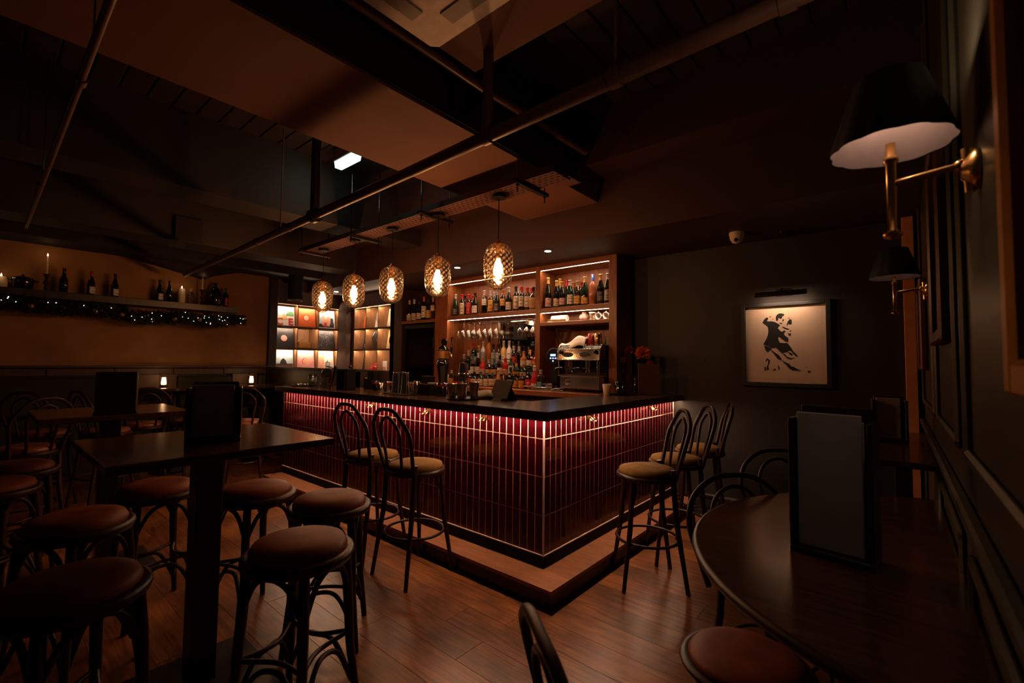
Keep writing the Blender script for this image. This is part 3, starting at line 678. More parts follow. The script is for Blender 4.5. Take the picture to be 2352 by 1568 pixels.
r1 = [(-4.32, .24, 'spirit', BA, 'cap_cork', 'lab_pink', (.1, .5)), (-4.19, .19, 'squat', BC, 'cap_white', 'lab_red', (.1, .5)), (-4.094, .175, 'squat', BB, 'cap_black', 'lab_cream', (.1, .5)), (-3.99, .18, 'squat', BG, 'cap_green', 'lab_cream', (.06, .5)), (-3.89, .172, 'squat', BC, 'cap_blue', 'lab_cream', (.06, .55)), (-3.79, .178, 'squat', BC, 'cap_blue', 'lab_cream', (.1, .55)), (-3.695, .209, 'cone', BA, 'cap_cork', 'lab_cream', (.06, .35)), (-3.60, .211, 'cone', BN, 'cap_orange', 'lab_cream', (.06, .35)), (-3.505, .244, 'burgundy', BB, 'cap_black', 'lab_grey', (.06, .4)), (-3.415, .165, 'squat', BB, 'cap_black', 'lab_orange', (.08, .55)), (-3.325, .185, 'spirit', BN, 'cap_cork', 'lab_orange', (.06, .5)), (-3.235, .247, 'burgundy', BB, 'cap_black', 'lab_red', (.2, .45)), (-3.14, .264, 'cone', BR, 'cap_white', 'lab_white', (.06, .25)), (-3.05, .22, 'spirit', BC, 'cap_silver', 'lab_blue', (.1, .4), True)]
rowof(r1, 4.12, 1.10, 'in the front spirits row', 'spirit bottles on the back counter', 'spirit_bottle')
bottle('spirit', (-4.60, 4.10, 1.1005), .187, BW, 'cap_gold', 'lab_white', 'small white bottle with yellow cap beside the beer tap tower', 'mixer bottles beside the tap tower', (.1, .6), 'mixer_bottle', .8)
bottle('spirit', (-4.51, 4.10, 1.1005), .19, BC, 'cap_silver', 'lab_orange', 'small clear bottle with bright orange label near tap tower', 'mixer bottles beside the tap tower', (.08, .45), 'mixer_bottle', .85)
t = thing('red_tin', 'dark lidded tin with red base between mixer bottles and amber bottle', 'tin', (-4.42, 4.12, 1.10))
ob('tin', G().cyl((0, 0, 0), .05, .05, 20), 'enamel_red', t); ob('glass_jar', G().cyl((0, 0, .05), .048, .07, 20), 'glass_smoke', t); ob('lid', G().cyl((0, 0, .12), .052, .02, 20), 'steel', t)

# hanging wine glasses and racks
gp = [(.0345, 0), (.0345, .002), (.006, .006), (.004, .02), (.0035, .09), (.006, .10), (.028, .12), (.038, .145), (.039, .17), (.031, .215)]
wg = G().lathe([(r_, -z) for r_, z in gp], 18, cap=False).mesh('wine_glass', 'glass_clear')
def glass(x, y, z, lb, grp): return tag(ob('wine_glass', wg, None, None, (x, y, z)), lb, 'wine glass', grp)
for j, y in enumerate((4.25, 4.35, 4.45)):
    for i in range(8):
        glass(-4.55 + i * .1 + j * .01, y, 1.925, 'hanging wine glass, left rack, %s row, %s from the left' % (('front', 'middle', 'back')[j], ORD[i]), 'wine glasses hanging in the left rack')
for j, y in enumerate((4.26, 4.37)):
    for i in range(3):
        glass(-3.47 + i * .10 + j * .03, y, 1.925, 'hanging wine glass, right rack, %s row, %s from the left' % (('front', 'back')[j], ORD[i]), 'wine glasses hanging in the right rack')
for (nm, x0, n) in (('left', -4.60, 9), ('right', -3.52, 4)):
    r_ = thing('glass_rack', 'chrome wire rack holding the %s group of hanging wine glasses' % nm, 'rack', (x0, 4.2, 1.926), 0)
    for i in range(n):
        ob('rail', G().tube([(i * .1, .02, .04), (i * .1, .022, .01), (i * .1, .03, 0), (i * .1, .29, 0)], .003, 6), 'steel', r_)
    ob('cross_bar', G().tube([(0, .28, .004), ((n - 1) * .1, .28, .004)], .003, 6), 'steel', r_)
# reflected-looking globe lamp behind right glasses: small opal wall globe
t = thing('globe_lamp', 'round pale opal globe lamp glowing behind the hanging glasses', 'lamp', (-3.26, 4.40, 1.60)); ob('globe', G().sphere((0, 0, 0), .05, 20), 'lantern_glow', t); ob('mount', G().cyl((0, .04, 0), .02, .06, 12, ax=1), 'brass', t)
t = thing('wall_speaker', 'black boxy speaker mounted before the mirror', 'speaker', (-3.62, 4.40, 1.68)); ob('box', B((-.08, 0, 0), (.10, .08, .20), .01), 'black_matt', t); ob('bracket', B((-.02, .08, .05), (.03, .10, .15)), 'black_metal', t)

# middle shelf crockery
t = thing('plate_stack', 'stack of white plates on the middle right shelf', 'plates', (-3.03, 4.32, 1.862))
for k in range(3): ob('plate', G().lathe([(.03, k * .012), (.045, k * .012), (.075, k * .012 + .009), (.075, k * .012 + .011), (.03, k * .012 + .005)], 22), 'bottle_white', t)
for i, (x, w_) in enumerate(((-2.90, .11),)):
    t = thing('napkin_roll', 'rolled white napkins lying beside the plate stack', 'napkins', (x, 4.28, 1.862)); ob('roll', G().cyl((-w_, 0, .04), .038, .2, 16, ax=0), 'cloth_white', t); ob('tie', G().cyl((-.01, 0, .04), .04, .025, 16, ax=0), 'paper_white', t)
t = thing('ceramic_jar', 'brown round ceramic pot lying on the middle right shelf', 'jar', (-2.62, 4.33, 1.862)); ob('body', G().sphere((0, 0, .045), .055, 16, 0, .8), 'lab_pink', t); ob('neck', G().cyl((0, 0, .08), .025, .02, 14), 'lab_pink', t)
t = thing('glass_jar', 'clear lidded glass jar on the middle right shelf', 'jar', (-2.50, 4.30, 1.862)); ob('jar', G().cyl((0, 0, 0), .036, .078, 18), 'glass_clear', t); ob('lid', G().cyl((0, 0, .078), .038, .012, 18), 'paper_white', t)
for i, (x, lb) in enumerate(((-2.40, 'white cup on its side, left of the pair on the middle shelf'), (-2.31, 'white cup on its side, right of the pair on the middle shelf'))):
    t = thing('cup', lb, 'cup', (x, 4.27, 1.862 + .038), 0, 'cups on the middle shelf'); ob('cup', G().lathe([(.02, .05), (.036, .0), (.036, -.03), (.033, -.03), (.018, .045)], 18, 0, ax=1), 'bottle_white', t); ob('handle', G().tube([(0, .01, .03), (0, .005, .045), (0, -.02, .045), (0, -.02, .034)], .004, 6), 'bottle_white', t)

# coffee machine
cm = thing('espresso_machine', 'polished two-group espresso machine with black handles and script lettering', 'coffee machine', (-2.52, 4.08, 1.10))
cm.scale = (.74, .8, .97)
ob('base', G().box((-.33, -.02, .03), (.33, .36, .17), 0, .012), 'steel', cm)
for x in (-.28, .28): 
    for y in (.02, .32): ob('foot', G().cyl((x, y, 0), .02, .032, 12), 'black_metal', cm)
ob('drip_tray', G().box((-.34, -.05, .168), (.34, .16, .185), 0, .004), 'steel', cm)
ob('drip_grate', G().box((-.26, -.03, .186), (.27, .14, .190)), 'black_metal', cm)
ob('rear_body', G().box((-.32, .17, .17), (.32, .36, .42), 0, .008), 'steel_dark', cm)
ob('head', G().prism([(-.06, .345), (.36, .345), (.36, .50), (.02, .50), (-.03, .46)], -.34, .34, plane='yz'), 'steel_dark', cm)
ob('head_edge', G().tube([(-.34, -.06, .345), (.34, -.06, .345)], .006, 8).tube([(-.34, -.03, .46), (.34, -.03, .46)], .005, 8).tube([(-.34, .02, .502), (.34, .02, .502), (.34, .36, .502)], .006, 8).tube([(-.34, -.06, .345), (-.34, -.03, .46), (-.34, .02, .502)], .007, 8).tube([(.34, -.06, .345), (.34, -.03, .46), (.34, .02, .502)], .007, 8), 'steel', cm)
for x in (-.17, .11):
    ob('control_oval', G().lathe([(.085, -.006), (.085, 0)], 24, 0, (x, -.05, .40), 1, mod=lambda a, j, z: 1.0 / math.sqrt(math.cos(a) ** 2 + (math.sin(a) * 3.2) ** 2)), 'steel', cm, (0, 0, 0), (0, 0, 0))
    gh = thing_part = ob('group_head', G().cyl((x + .02, .0, .27), .036, .075, 18).cyl((x + .02, .0, .24), .028, .03, 18), 'steel', cm)
    ob('portafilter', G().tube([(x + .02, -.02, .262), (x - .03, -.11, .255)], .008, 8).cyl((x + .02, 0, .225), .008, .03, 8), 'steel', cm)
    ob('portafilter_handle', G().tube([(x - .02, -.09, .257), (x - .06, -.16, .25), (x - .09, -.22, .243)], [.012, .016, .013], 10), 'ceramic_black', cm)
    ob('spout', G().tube([(x - .0, .0, .235), (x - .01, -.005, .21)], .006, 6).tube([(x + .04, .0, .235), (x + .05, -.005, .21)], .006, 6), 'steel', cm)
for x in (-.31, .31):
    ob('steam_wand', G().tube([(x, -.02, .35), (x, -.06, .32), (x + .01, -.07, .22), (x + .012, -.072, .19)], .005, 8), 'steel', cm)
    ob('steam_knob', G().lathe([(.01, 0), (.022, -.008), (.022, -.02), (.008, -.026)], 14, 0, (x * .92, -.052, .43), 1), 'ceramic_black', cm)
ob('gauge', G().lathe([(.034, 0), (.034, -.012), (.028, -.014), (.0, -.013)], 20, 0, (-.19, -.021, .10), 1), 'steel', cm)
for x in (-.33, .33): ob('side_frame', G().tube([(x, -.04, .19), (x, -.03, .34)], .007, 8), 'steel', cm)
txt('Electra', .06, 'chalk', cm, (.14, -.002, .488), (PI / 2 - .7, 0, 0))
# things on top of machine
ck = thing('tea_towel', 'crumpled white cloth draped over the espresso machine', 'cloth', (-2.64, 4.14, 1.590))
ck.scale = (.78, .75, 1)
g = G(); nx, ny = 18, 10; vs = []; fs = []
for j in range(ny):
    for i in range(nx):
        u = i / (nx - 1); v = j / (ny - 1)
        z = .012 + .10 * max(0, math.sin(u * 2.1 - .2)) ** 1.3 * (.6 + .4 * v) + .012 * math.sin(9 * u + 5 * v) + .008 * math.sin(17 * v + 3 * u)
        yy = -.10 + v * .28; 
        if v < .25: z -= (.25 - v) * .35; 
        vs.append((-.20 + u * .42, yy, max(z, .004 if v > .3 else -.08)))
for j in range(ny - 1):
    for i in range(nx - 1): fs.append((j * nx + i, j * nx + i + 1, (j + 1) * nx + i + 1, (j + 1) * nx + i))
g.add(vs, fs, 0, True); o = ob('cloth', g, 'cloth_white', ck); md = o.modifiers.new('thick', 'SOLIDIFY'); md.thickness = .004
def jug(lb, mat, x, y, z, r_, h, nm='milk_jug'):
    t = thing(nm, lb, 'jug', (x, y, z)); ob('body', G().lathe([(r_ * .95, 0), (r_, .01), (r_, h * .5), (r_ * .9, h), (r_ * .86, h), (r_ * .9, h * .5)], 20), mat, t)
    ob('handle', G().tube([(-r_ * .95, -.01, h * .85), (-r_ * 1.5, -.02, h * .8), (-r_ * 1.5, -.02, h * .3), (-r_, -.01, h * .2)], .005, 6), mat, t); return t
jug('red enamel milk jug on top of the espresso machine', 'enamel_red', -2.43, 4.17, 1.590, .046, .12)
jug('small red milk jug partly behind the white cloth', 'enamel_red', -2.50, 4.25, 1.590, .036, .11)
jug('polished brass-toned metal jug on the espresso machine', 'brass', -2.345, 4.15, 1.590, .04, .12)
t = thing('cup', 'stacked white espresso cups at the right end of the machine top', 'cups', (-2.30, 4.28, 1.590)); ob('cup', G().lathe([(.025, 0), (.038, .05), (.035, .05), (.02, .004)], 16).lathe([(.025, .04), (.038, .09), (.035, .09), (.02, .044)], 16), 'bottle_white', t); ob('handle', G().tube([(.03, 0, .07), (.055, 0, .08), (.055, 0, .06), (.034, 0, .055)], .004, 6), 'bottle_white', t)
gr = thing('coffee_grinder', 'black coffee grinder with blue display and clear hopper', 'grinder', (-2.93, 4.20, 1.10))
ob('body', G().box((-.08, -.05, 0), (.08, .15, .05), 0, .01).box((-.06, .0, .05), (.06, .15, .38), 0, .02), 'black_matt', gr)
ob('head', G().lathe([(.095, 0), (.105, -.01), (.105, -.035), (.09, -.045)], 28, 0, (0, .03, .37), 1), 'black_metal', gr)
ob('bezel', G().lathe([(.093, -.045), (.085, -.05)], 28, 0, (0, .03, .37), 1), 'black_matt', gr)
ob('screen', G().box((-.035, -.022, .375), (.035, -.0205, .40)).box((-.042, -.022, .345), (-.024, -.0205, .36)).box((-.009, -.022, .345), (.009, -.0205, .36)).box((.024, -.022, .345), (.042, -.0205, .36)).box((-.008, -.022, .315), (.008, -.0205, .33)), 'display_blue', gr)
ob('hopper', G().lathe([(.045, .47), (.05, .52), (.085, .60), (.09, .68)], 24, 0, (.05, .10, 0), cap=False), 'glass_smoke', gr)
ob('hopper_lid', G().lathe([(.092, .68), (.092, .695), (.0, .70)], 24, 0, (.05, .10, 0)), 'glass_smoke', gr)
tag(ob('blue_cloth_clip', G().torus((0, 0, .03), .03, .007, 14, 6).tube([(-.08, .0, .01), (-.03, 0, .03), (.02, 0, .012), (.06, .01, .01)], .008, 6), 'paper_grey', None, (-2.72, 3.96, 1.10)), 'pale blue twisted cloth lying at the worktop edge', 'cloth')
t = thing('knock_tray', 'low stainless tray between the spirits and the espresso machine', 'tray', (-3.0, 4.02, 1.10)); ob('tray', G().box((-.13, 0, 0), (.10, .16, .012), 0, .003).box((-.13, .1, .012), (.10, .16, .07), 0, .004), 'steel', t); ob('bar', G().tube([(-.14, 0, .03), (.11, 0, .03)], .006, 8), 'steel', t)
t = thing('cocktail_coupe', 'white stemmed saucer glass holding red garnish on the worktop', 'glass', (-3.12, 3.98, 1.10)); ob('glass', G().lathe([(.03, 0), (.004, .004), (.004, .03), (.055, .04), (.055, .044)], 18), 'bottle_white', t); ob('garnish', G().sphere((0, 0, .06), .02, 10, 0, 1.4), 'enamel_red', t)
# beer tap tower
tt = thing('beer_tap_tower', 'ornate black ceramic beer tap tower with gilt band and side tap', 'beer tap', (-4.60, 4.03, 1.10))
ob('column', G().lathe([(.055, 0), (.058, .02), (.06, .10), (.078, .24), (.088, .29), (.075, .31), (.055, .33), (.072, .345)], 24), 'ceramic_black', tt)
ob('band', G().cyl((0, 0, .345), .077, .10, 24), 'gilt', tt)
ob('crown', G().lathe([(.08, .445), (.082, .46), (.06, .49), (.03, .51), (.015, .53), (.03, .55), (.035, .575), (.02, .60), (.004, .61)], 20), 'ceramic_black', tt)
ob('dial', G().cyl((.045, -.03, .56), .045, .02, 20, ax=1), 'steel_dark', tt)
ob('spout', G().tube([(.07, 0, .40), (.14, 0, .41), (.16, 0, .39), (.16, 0, .36)], .012, 8), 'brass', tt)
ob('tap_handle', G().tube([(.16, 0, .41), (.16, 0, .47), (.16, 0, .52), (.16, 0, .62)], [.012, .02, .009, .012], 10), 'ceramic_black', tt)

# ================================================================ THINGS ON THE BAR TOP
BZ = 1.1005
def cupcyl(nm, lb, cat, x, y, r0, r1, h, mat, grp=None, band=None, z=BZ):
    t = thing(nm, lb, cat, (x, y, z), 0, grp)
    ob('cup', G().lathe([(r0, 0), (r0 * 1.01, .003), (r1, h), (r1 * .93, h), (r0 * .9, .006)], 22), mat, t)
    if band: ob('band', G().lathe([(r1 * 1.01, h * .72), (r1 * 1.015, h * .84)], 22, cap=False), band, t)
    return t
G1 = 'steel shaker tins on the black bar mat'
for i, (x, y, h, r_) in enumerate(((-3.575, 2.56, .15, .036), (-3.50, 2.575, .155, .036), (-3.43, 2.555, .15, .036))):
    t = thing('shaker_tin', '%s tall steel shaker pair in the left row of shaker tins' % ('left', 'middle', 'right')[i], 'shaker', (x, y, BZ + .008), 0, G1)
    ob('lower_tin', G().lathe([(.043, 0), (.036, h * .62)], 20), 'steel', t); ob('upper_tin', G().lathe([(.036, h * .6), (.031, h * 1.25)], 20), 'steel', t); ob('rim', G().torus((0, 0, h * 1.25), .031, .002, 20, 6), 'steel', t)
jug('small steel measuring jug right of the left shaker row', 'steel', -3.35, 2.62, BZ + .008, .032, .115, 'measuring_jug')
tag(ob('bar_mat', G().box((-3.65, 2.46, 0), (-3.28, 2.68, .008), 0, .003), 'black_matt', None, (0, 0, BZ - .0003)), 'black rubber bar mat under the left shaker row', 'bar mat')
t = thing('napkin_caddy', 'black napkin and straw box between the two shaker groups', 'caddy', (-3.24, 2.66, BZ)); ob('box', G().box((-.09, -.05, 0), (.09, .07, .10), 0, .004).box((-.09, .0, .10), (.02, .07, .17), 0, .004), 'black_matt', t); ob('napkins', B((.03, -.03, .10), (.08, .05, .112), .002), 'lab_grey', t)
cupcyl('steel_cup', 'wide brushed steel cup with red band in front of the tap tower', 'cup', -3.05, 2.66, .045, .048, .115, 'steel_dark', band='enamel_red')
cupcyl('steel_cup', 'narrower steel cup right of the wide brushed cup', 'cup', -2.965, 2.70, .034, .036, .10, 'steel_dark', band='enamel_red')
for i, (x, y, h, lb) in enumerate(((-2.715, 2.60, .20, 'tallest steel shaker standing on the right round tray'), (-2.665, 2.53, .12, 'short steel shaker in front on the right round tray'), (-2.60, 2.61, .13, 'second tallest steel shaker on the right round tray'), (-2.76, 2.52, .115, 'small steel tin at the left of right round tray'))):
    t = thing('shaker_tin', lb, 'shaker', (x, y, BZ + .01), 0, 'steel shakers on the round tray'); ob('tin', G().lathe([(.030, 0), (.042, h * .9), (.043, h), (.038, h), (.028, .01)], 22), 'steel', t)
    if i == 0: ob('upper_tin', G().lathe([(.040, h), (.034, h * 1.4)], 20), 'steel', t)
tag(ob('round_tray', G().lathe([(.12, 0), (.135, .004), (.14, .014), (.134, .012), (.12, .008)], 32), 'black_metal', None, (-2.675, 2.57, BZ - .0003)), 'round black tray under the right shaker group', 'tray')
t = thing('plastic_bag', 'crumpled translucent plastic bag beside the round tray', 'bag', (-2.60, 2.76, BZ))
ob('bag', G().lathe([(.0, 0), (.08, .002), (.09, .03), (.06, .06), (.02, .07)], 18, 0, mod=lambda a, j, z: 1 + .25 * math.sin(3 * a + j) + .1 * math.sin(7 * a + 2 * j)), 'paper_grey', t)
tb = thing('payment_tablet', 'tilted till tablet with its dark back to the room', 'tablet', (-2.42, 2.70, BZ), -.25)
ob('screen_body', B((-.125, -.006, 0), (.125, .006, .16), .004), 'black_matt', tb, (0, 0, .012), (-.42, 0, 0)); ob('stand', G().prism([(-.07, 0), (.10, 0), (.035, .10)], -.06, .06, plane='yz'), 'black_matt', tb, (0, .0, 0))
for o in tb.children:
    if o.name.startswith('stand'): o.location = (0, .05, 0)
# paper cup, bucket, folder, flowers at the far end
cupcyl('paper_cup', 'white paper cup standing alone at the far bar end', 'cup', -2.10, 3.88, .028, .04, .105, 'paper', None)
cupcyl('ice_bucket', 'cut steel tumbler right of the paper cup', 'tumbler', -2.04, 4.02, .042, .048, .13, 'steel_dark', None)
t = thing('menu_folder', 'brown menu folder standing upright at the bar end beside the flowers', 'menu', (-1.83, 4.22, BZ), .62); ob('cover', B((-.10, 0, 0), (.10, .012, .30), .002), 'folder_brown', t, (0, 0, 0)); ob('page', B((-.095, .012, .005), (.095, .02, .295)), 'paper_grey', t)
fv = thing('flower_vase', 'glass vase of orange and dark flowers at the far bar end', 'flowers', (-2.02, 4.36, BZ))
ob('vase', G().lathe([(.045, 0), (.05, .02), (.05, .18), (.046, .18), (.044, .02)], 20), 'glass_smoke', fv)
for i, (x, y, z, r_, m_) in enumerate(((.10, -.08, .40, .085, 'flower_orange'), (-.06, -.04, .43, .055, 'flower_pink'), (-.10, -.1, .33, .035, 'flower_pink'), (.0, .03, .34, .05, 'leaf_dark'), (.14, .0, .30, .04, 'flower_orange'))):
    g = G()
    for k in range(130):
        th = random.random() * 2 * PI; ph = math.acos(random.uniform(-.7, 1)); d = Vector((math.sin(ph) * math.cos(th), math.sin(ph) * math.sin(th), math.cos(ph)))
        a = d.orthogonal().normalized(); b = d.cross(a); c0 = d * r_ * .25; c1 = d * r_; wv = a * r_ * .10
        g.add([c0, c0 + (c1 - c0) * .6 + wv, c1 + b * r_ * .05, c0 + (c1 - c0) * .6 - wv], [(0, 1, 2, 3)], 0, True)
    ob('bloom', g, m_, fv, (x, y, z)); ob('stem', G().tube([(0, 0, .02), (x * .5, y * .5, z * .55), (x, y, z)], .003, 5), 'leaf_dark', fv)
# left end of the bar
t = thing('glass_tray', 'low black tray of small shiny glasses at the left bar end', 'tray', (-5.33, 2.50, BZ)); ob('tray', G().lathe([(.12, 0), (.13, .006), (.125, .012)], 28), 'black_metal', t)
for k in range(6): ob('tea_glass', G().lathe([(.02, .012), (.024, .03), (.021, .03)], 12, 0, (.06 * math.cos(k), .06 * math.sin(k), 0)), 'steel', t)
cupcyl('cutlery_jar', 'steel-rimmed glass cutlery jar left of the decanter', 'jar', -5.06, 2.50, .05, .052, .14, 'glass_smoke', band='steel')
cupcyl('cutlery_jar', 'second glass jar close behind the cutlery jar', 'jar', -4.98, 2.60, .048, .05, .13, 'glass_smoke', band='steel')
dc = thing('decanter', 'cut-glass decanter with square stopper on the bar', 'decanter', (-4.78, 2.52, BZ)); ob('body', G().lathe([(.06, 0), (.065, .01), (.065, .17), (.05, .20), (.022, .215), (.022, .235), (.03, .24)], 16, sm=False, mod=lambda a, j, z: 1 + .03 * math.cos(8 * a)), 'bottle_clear', dc); ob('stopper', B((-.02, -.02, .24), (.02, .02, .285), .006), 'glass_smoke', dc)
cs = thing('chalkboard_sign', 'small framed chalkboard leaning on an easel by the decanter', 'sign', (-4.62, 2.46, BZ), -.3)
ob('board', B((-.055, -.004, .05), (.055, .004, .25), .002), 'black_matt', cs, rot=(-.2, .22, 0)); ob('easel', G().tube([(-.05, .0, 0), (.0, .02, .20)], .006, 6).tube([(.05, 0, 0), (.03, .03, .22)], .006, 6).box((-.06, -.01, .04), (.06, .01, .05)), 'mahogany', cs)
for k in range(5): ob('chalk_line', B((-.035, -.0056, .08 + k * .03), (.03 - .01 * (k % 2), -.0050, .084 + k * .03)), 'chalk', cs, rot=(-.2, .22, 0))
def menu_box(lb, loc, rz, w_=.11, h=.30, d=.09):
    t = thing('menu_holder', lb, 'menu holder', loc, rz, None)
    ob('base', B((-w_, -d, 0), (w_, d, .02), .003), 'dark_wood', t)
    ob('side', B((-w_, -d, .02), (-w_ + .014, d, h * .92), .003), 'dark_wood_z', t); ob('side', B((w_ - .014, -d, .02), (w_, d, h * .92), .003), 'dark_wood_z', t)
    ob('back', B((-w_ + .014, d - .014, .02), (w_ - .014, d, h), .003), 'dark_wood_z', t)
    for k in range(2): ob('menu', B((-w_ + .02 + k * .006, -d * .5 + k * .035, .021), (w_ - .03, -d * .5 + k * .035 + .012, h * (.96 - .05 * k)), .002), 'page_pale', t)
    return t
t = thing('menu_holder', 'black upright menu box with a wooden edge on the bar', 'menu holder', (-4.36, 2.50, BZ), .1); ob('box', B((-.085, -.05, 0), (.085, .06, .215), .003), 'black_matt', t); ob('edge', B((.05, -.056, .01), (.066, -.05, .20), .001), 'panel_wood', t)
t = thing('bar_caddy', 'black two-step bar caddy behind the steel cups', 'caddy', (-4.30, 2.76, BZ)); ob('box', G().box((-.10, -.03, 0), (.10, .06, .11), 0, .004).box((-.03, -.03, .11), (.10, .06, .20), 0, .004), 'black_matt', t); ob('napkins', B((-.09, -.02, .11), (-.04, .05, .122), .002), 'lab_white', t)
cupcyl('steel_cup', 'steel cup with red band right of the bar caddy', 'cup', -4.09, 2.68, .036, .036, .095, 'steel_dark', band='enamel_red')
cupcyl('steel_cup', 'smaller steel cup with red band before the glass carafe', 'cup', -4.00, 2.67, .030, .031, .085, 'steel', band='enamel_red')
t = thing('jigger', 'hourglass-shaped steel jigger at the right of small cups', 'jigger', (-3.91, 2.69, BZ)); ob('jigger', G().lathe([(.034, 0), (.018, .07), (.034, .10), (.031, .10), (.015, .07)], 18), 'steel', t)
# small things on partition cap
t = thing('bird_figure', 'small dark bird figure on the partition cap', 'figurine', (-5.1, 2.98, 1.30)); ob('body', G().sphere((0, 0, .03), .022, 12, 0, 1.2), 'bottle_brown', t); ob('head', G().sphere((.012, -.01, .062), .013, 10), 'bottle_brown', t)
t = thing('sunglasses', 'folded dark sunglasses lying on the partition cap', 'sunglasses', (-5.6, 2.98, 1.30)); ob('lens', G().torus((-.03, 0, .02), .02, .004, 14, 6).torus((.03, 0, .02), .02, .004, 14, 6), 'black_matt', t); ob('temple', G().tube([(-.05, .01, .01), (.05, .03, .008)], .003, 6), 'black_matt', t)

# ================================================================ PENDANTS, TRAY, PIPES
def pendant(x, y, lb):
    t = thing('pendant_lamp', lb, 'pendant lamp', (x, y, 2.13), 0, 'quilted glass pendant lamps over the bar')
    H = .172; nz = 40; NA = 84
    def rad(z):
        u = abs(z) / H
        r = .110 * (1 - u ** 3.6) ** (1 / 2.6) if u < 1 else 0
        return max(r * (1 - .05 * max(0, -z / H)), .040)
    vs = []; fs = []; qs = []
    for j in range(nz + 1):
        z = -H + 2 * H * j / nz
        for i in range(NA):
            a = 2 * PI * i / NA
            q = math.cos(a * 7 + j * PI / 5) * math.cos(a * 7 - j * PI / 5)
            r = rad(z) + .0035 * abs(q) * (1 if 1 < j < nz - 1 else .3)
            vs.append((r * math.cos(a), r * math.sin(a), z)); qs.append(abs(q))
    for j in range(nz):
        for i in range(NA): fs.append((j * NA + i, j * NA + (i + 1) % NA, (j + 1) * NA + (i + 1) % NA, (j + 1) * NA + i))
    g = G().add(vs, fs, 0, True)
    me = g.mesh('glass_shade', 'glass_quilt')
    me.attributes.new('quilt', 'FLOAT', 'POINT').data.foreach_set('value', qs)
    ob('glass_shade', me, None, t)
    ob('bottom_ring', G().lathe([(.042, -H - .002), (.03, -H - .01), (.012, -H - .014), (.004, -H - .02)], 18), 'glass_lantern', t)
    ob('cap', G().lathe([(.045, H - .002), (.042, H + .006), (.02, H + .012), (.012, H + .03)], 20), 'brass', t)
    ob('lamp_holder', G().cyl((0, 0, .06), .02, .11, 16), 'brass', t)
    ob('bulb', G().lathe([(.011, .05), (.014, .03), (.021, .005), (.027, -.03), (.024, -.055), (.013, -.075), (.001, -.08)], 16), 'bulb_glow', t)
    ob('cable', G().cyl((0, 0, H + .03), .0035, 2.655 - 2.13 - H - .03, 8), 'black_matt', t)
    ob('ceiling_rose', G().lathe([(.055, .525), (.055, .548), (.0, .549)], 24), 'black_metal', t)
    return t
pl = pendant(PEND[0][0], PEND[0][1], 'quilted amber glass pendant lamp, farthest and leftmost of five')
for i, lb in ((1, 'quilted amber glass pendant lamp, second from the left'), (2, 'quilted amber glass pendant lamp, middle one of five'), (3, 'quilted amber glass pendant lamp before the tall wood upright, second from right'), (4, 'quilted amber glass pendant lamp, nearest and rightmost of five')):
    dup(pl, (PEND[i][0], PEND[i][1], 2.13), 0, lb)

ty = thing('cable_tray', 'long perforated cable tray carrying the pendant lamps above the bar', 'cable tray', (0, 0, 0))
ob('tray', G().box((-5.38, 2.45, 2.68), (-1.72, 2.65, 2.684)).box((-5.38, 2.45, 2.684), (-1.72, 2.454, 2.73)).box((-5.38, 2.646, 2.684), (-1.72, 2.65, 2.73)), 'tray_paint', ty)
g = G(); x = -5.35
while x < -1.76:
    for k, yy in enumerate((2.475, 2.51, 2.545, 2.58, 2.615)):
        g.box((x + (.02 if k % 2 else 0), yy - .004, 2.6785), (x + .026 + (.02 if k % 2 else 0), yy + .004, 2.6802))
    x += .052
stuff(ob('slots', g, 'black_matt', ty))
for x in (-5.25, -4.18, -3.06, -2.0):
    ob('channel', B((x - .02, 2.38, 2.65), (x + .02, 2.76, 2.678), .002), 'black_metal', ty)
    for yy in (2.41, 2.73):
        ob('rod', G().cyl((x, yy, 2.60), .005, (2.83 if x == -2.0 and False else CZ + .03) - 2.60, 6), 'steel_dark', ty)
        ob('nut', G().cyl((x, yy, 2.64), .011, .01, 6), 'steel_dark', ty)
tag(ob('junction_plate', B((-1.88, 2.60, 2.69), (-1.70, 2.76, 2.695), .001), 'tray_paint'), 'small perforated plate at the right end of the cable tray', 'plate')

pp = thing('overhead_pipe', 'thick painted pipe crossing the room in front of the pendants', 'pipe', (0, 0, 0))
def pz(x): return 2.622 + (x + 0) * .0215 * 1.0 + 0.0
ob('pipe', G().tube([(.14, 1.7, pz(.14)), (-3.0, 1.7, pz(-3.0)), (-6.9, 1.7, pz(-6.9))], [.037, .032, .026], 16), 'pipe_paint', pp)
for x in (-.25, -.88, -1.62, -3.5, -3.95, -4.6): ob('collar', G().cyl((x - .025, 1.7, pz(x)), .042 if x > -3.6 else .036, .05, 16, ax=0), 'pipe_paint', pp)
for x, r_ in ((-.88, .006), (-1.62, .028), (-4.12, .005)):
    ob('hanger', G().cyl((x, 1.7, pz(x) + .03), r_, (3.05 if x == -1.62 else CZ + .03) - pz(x) - .03, 10), 'pipe_paint', pp)
ob('drop_post', B((-3.53, 1.675, pz(-3.5) + .03), (-3.47, 1.725, CZ), .003), 'black_metal', pp)
ob('clamp', G().cyl((-3.53, 1.7, pz(-3.5)), .055, .06, 16, ax=0), 'black_metal', pp)
p2 = thing('conduit_pipe', 'thin pipe running beside the main beam and over the thick pipe', 'pipe', (0, 0, 0))
ob('pipe', G().tube([(-1.86, -.6, 3.05), (-1.88, 1.9, 3.06), (-1.88, 3.1, 3.10)], .026, 12), 'pipe_paint', p2)
ob('elbow', G().tube([(-1.88, 3.1, 3.10), (-1.88, 3.14, 3.12), (-1.88, 3.15, 3.17)], .03, 10), 'pipe_paint', p2)
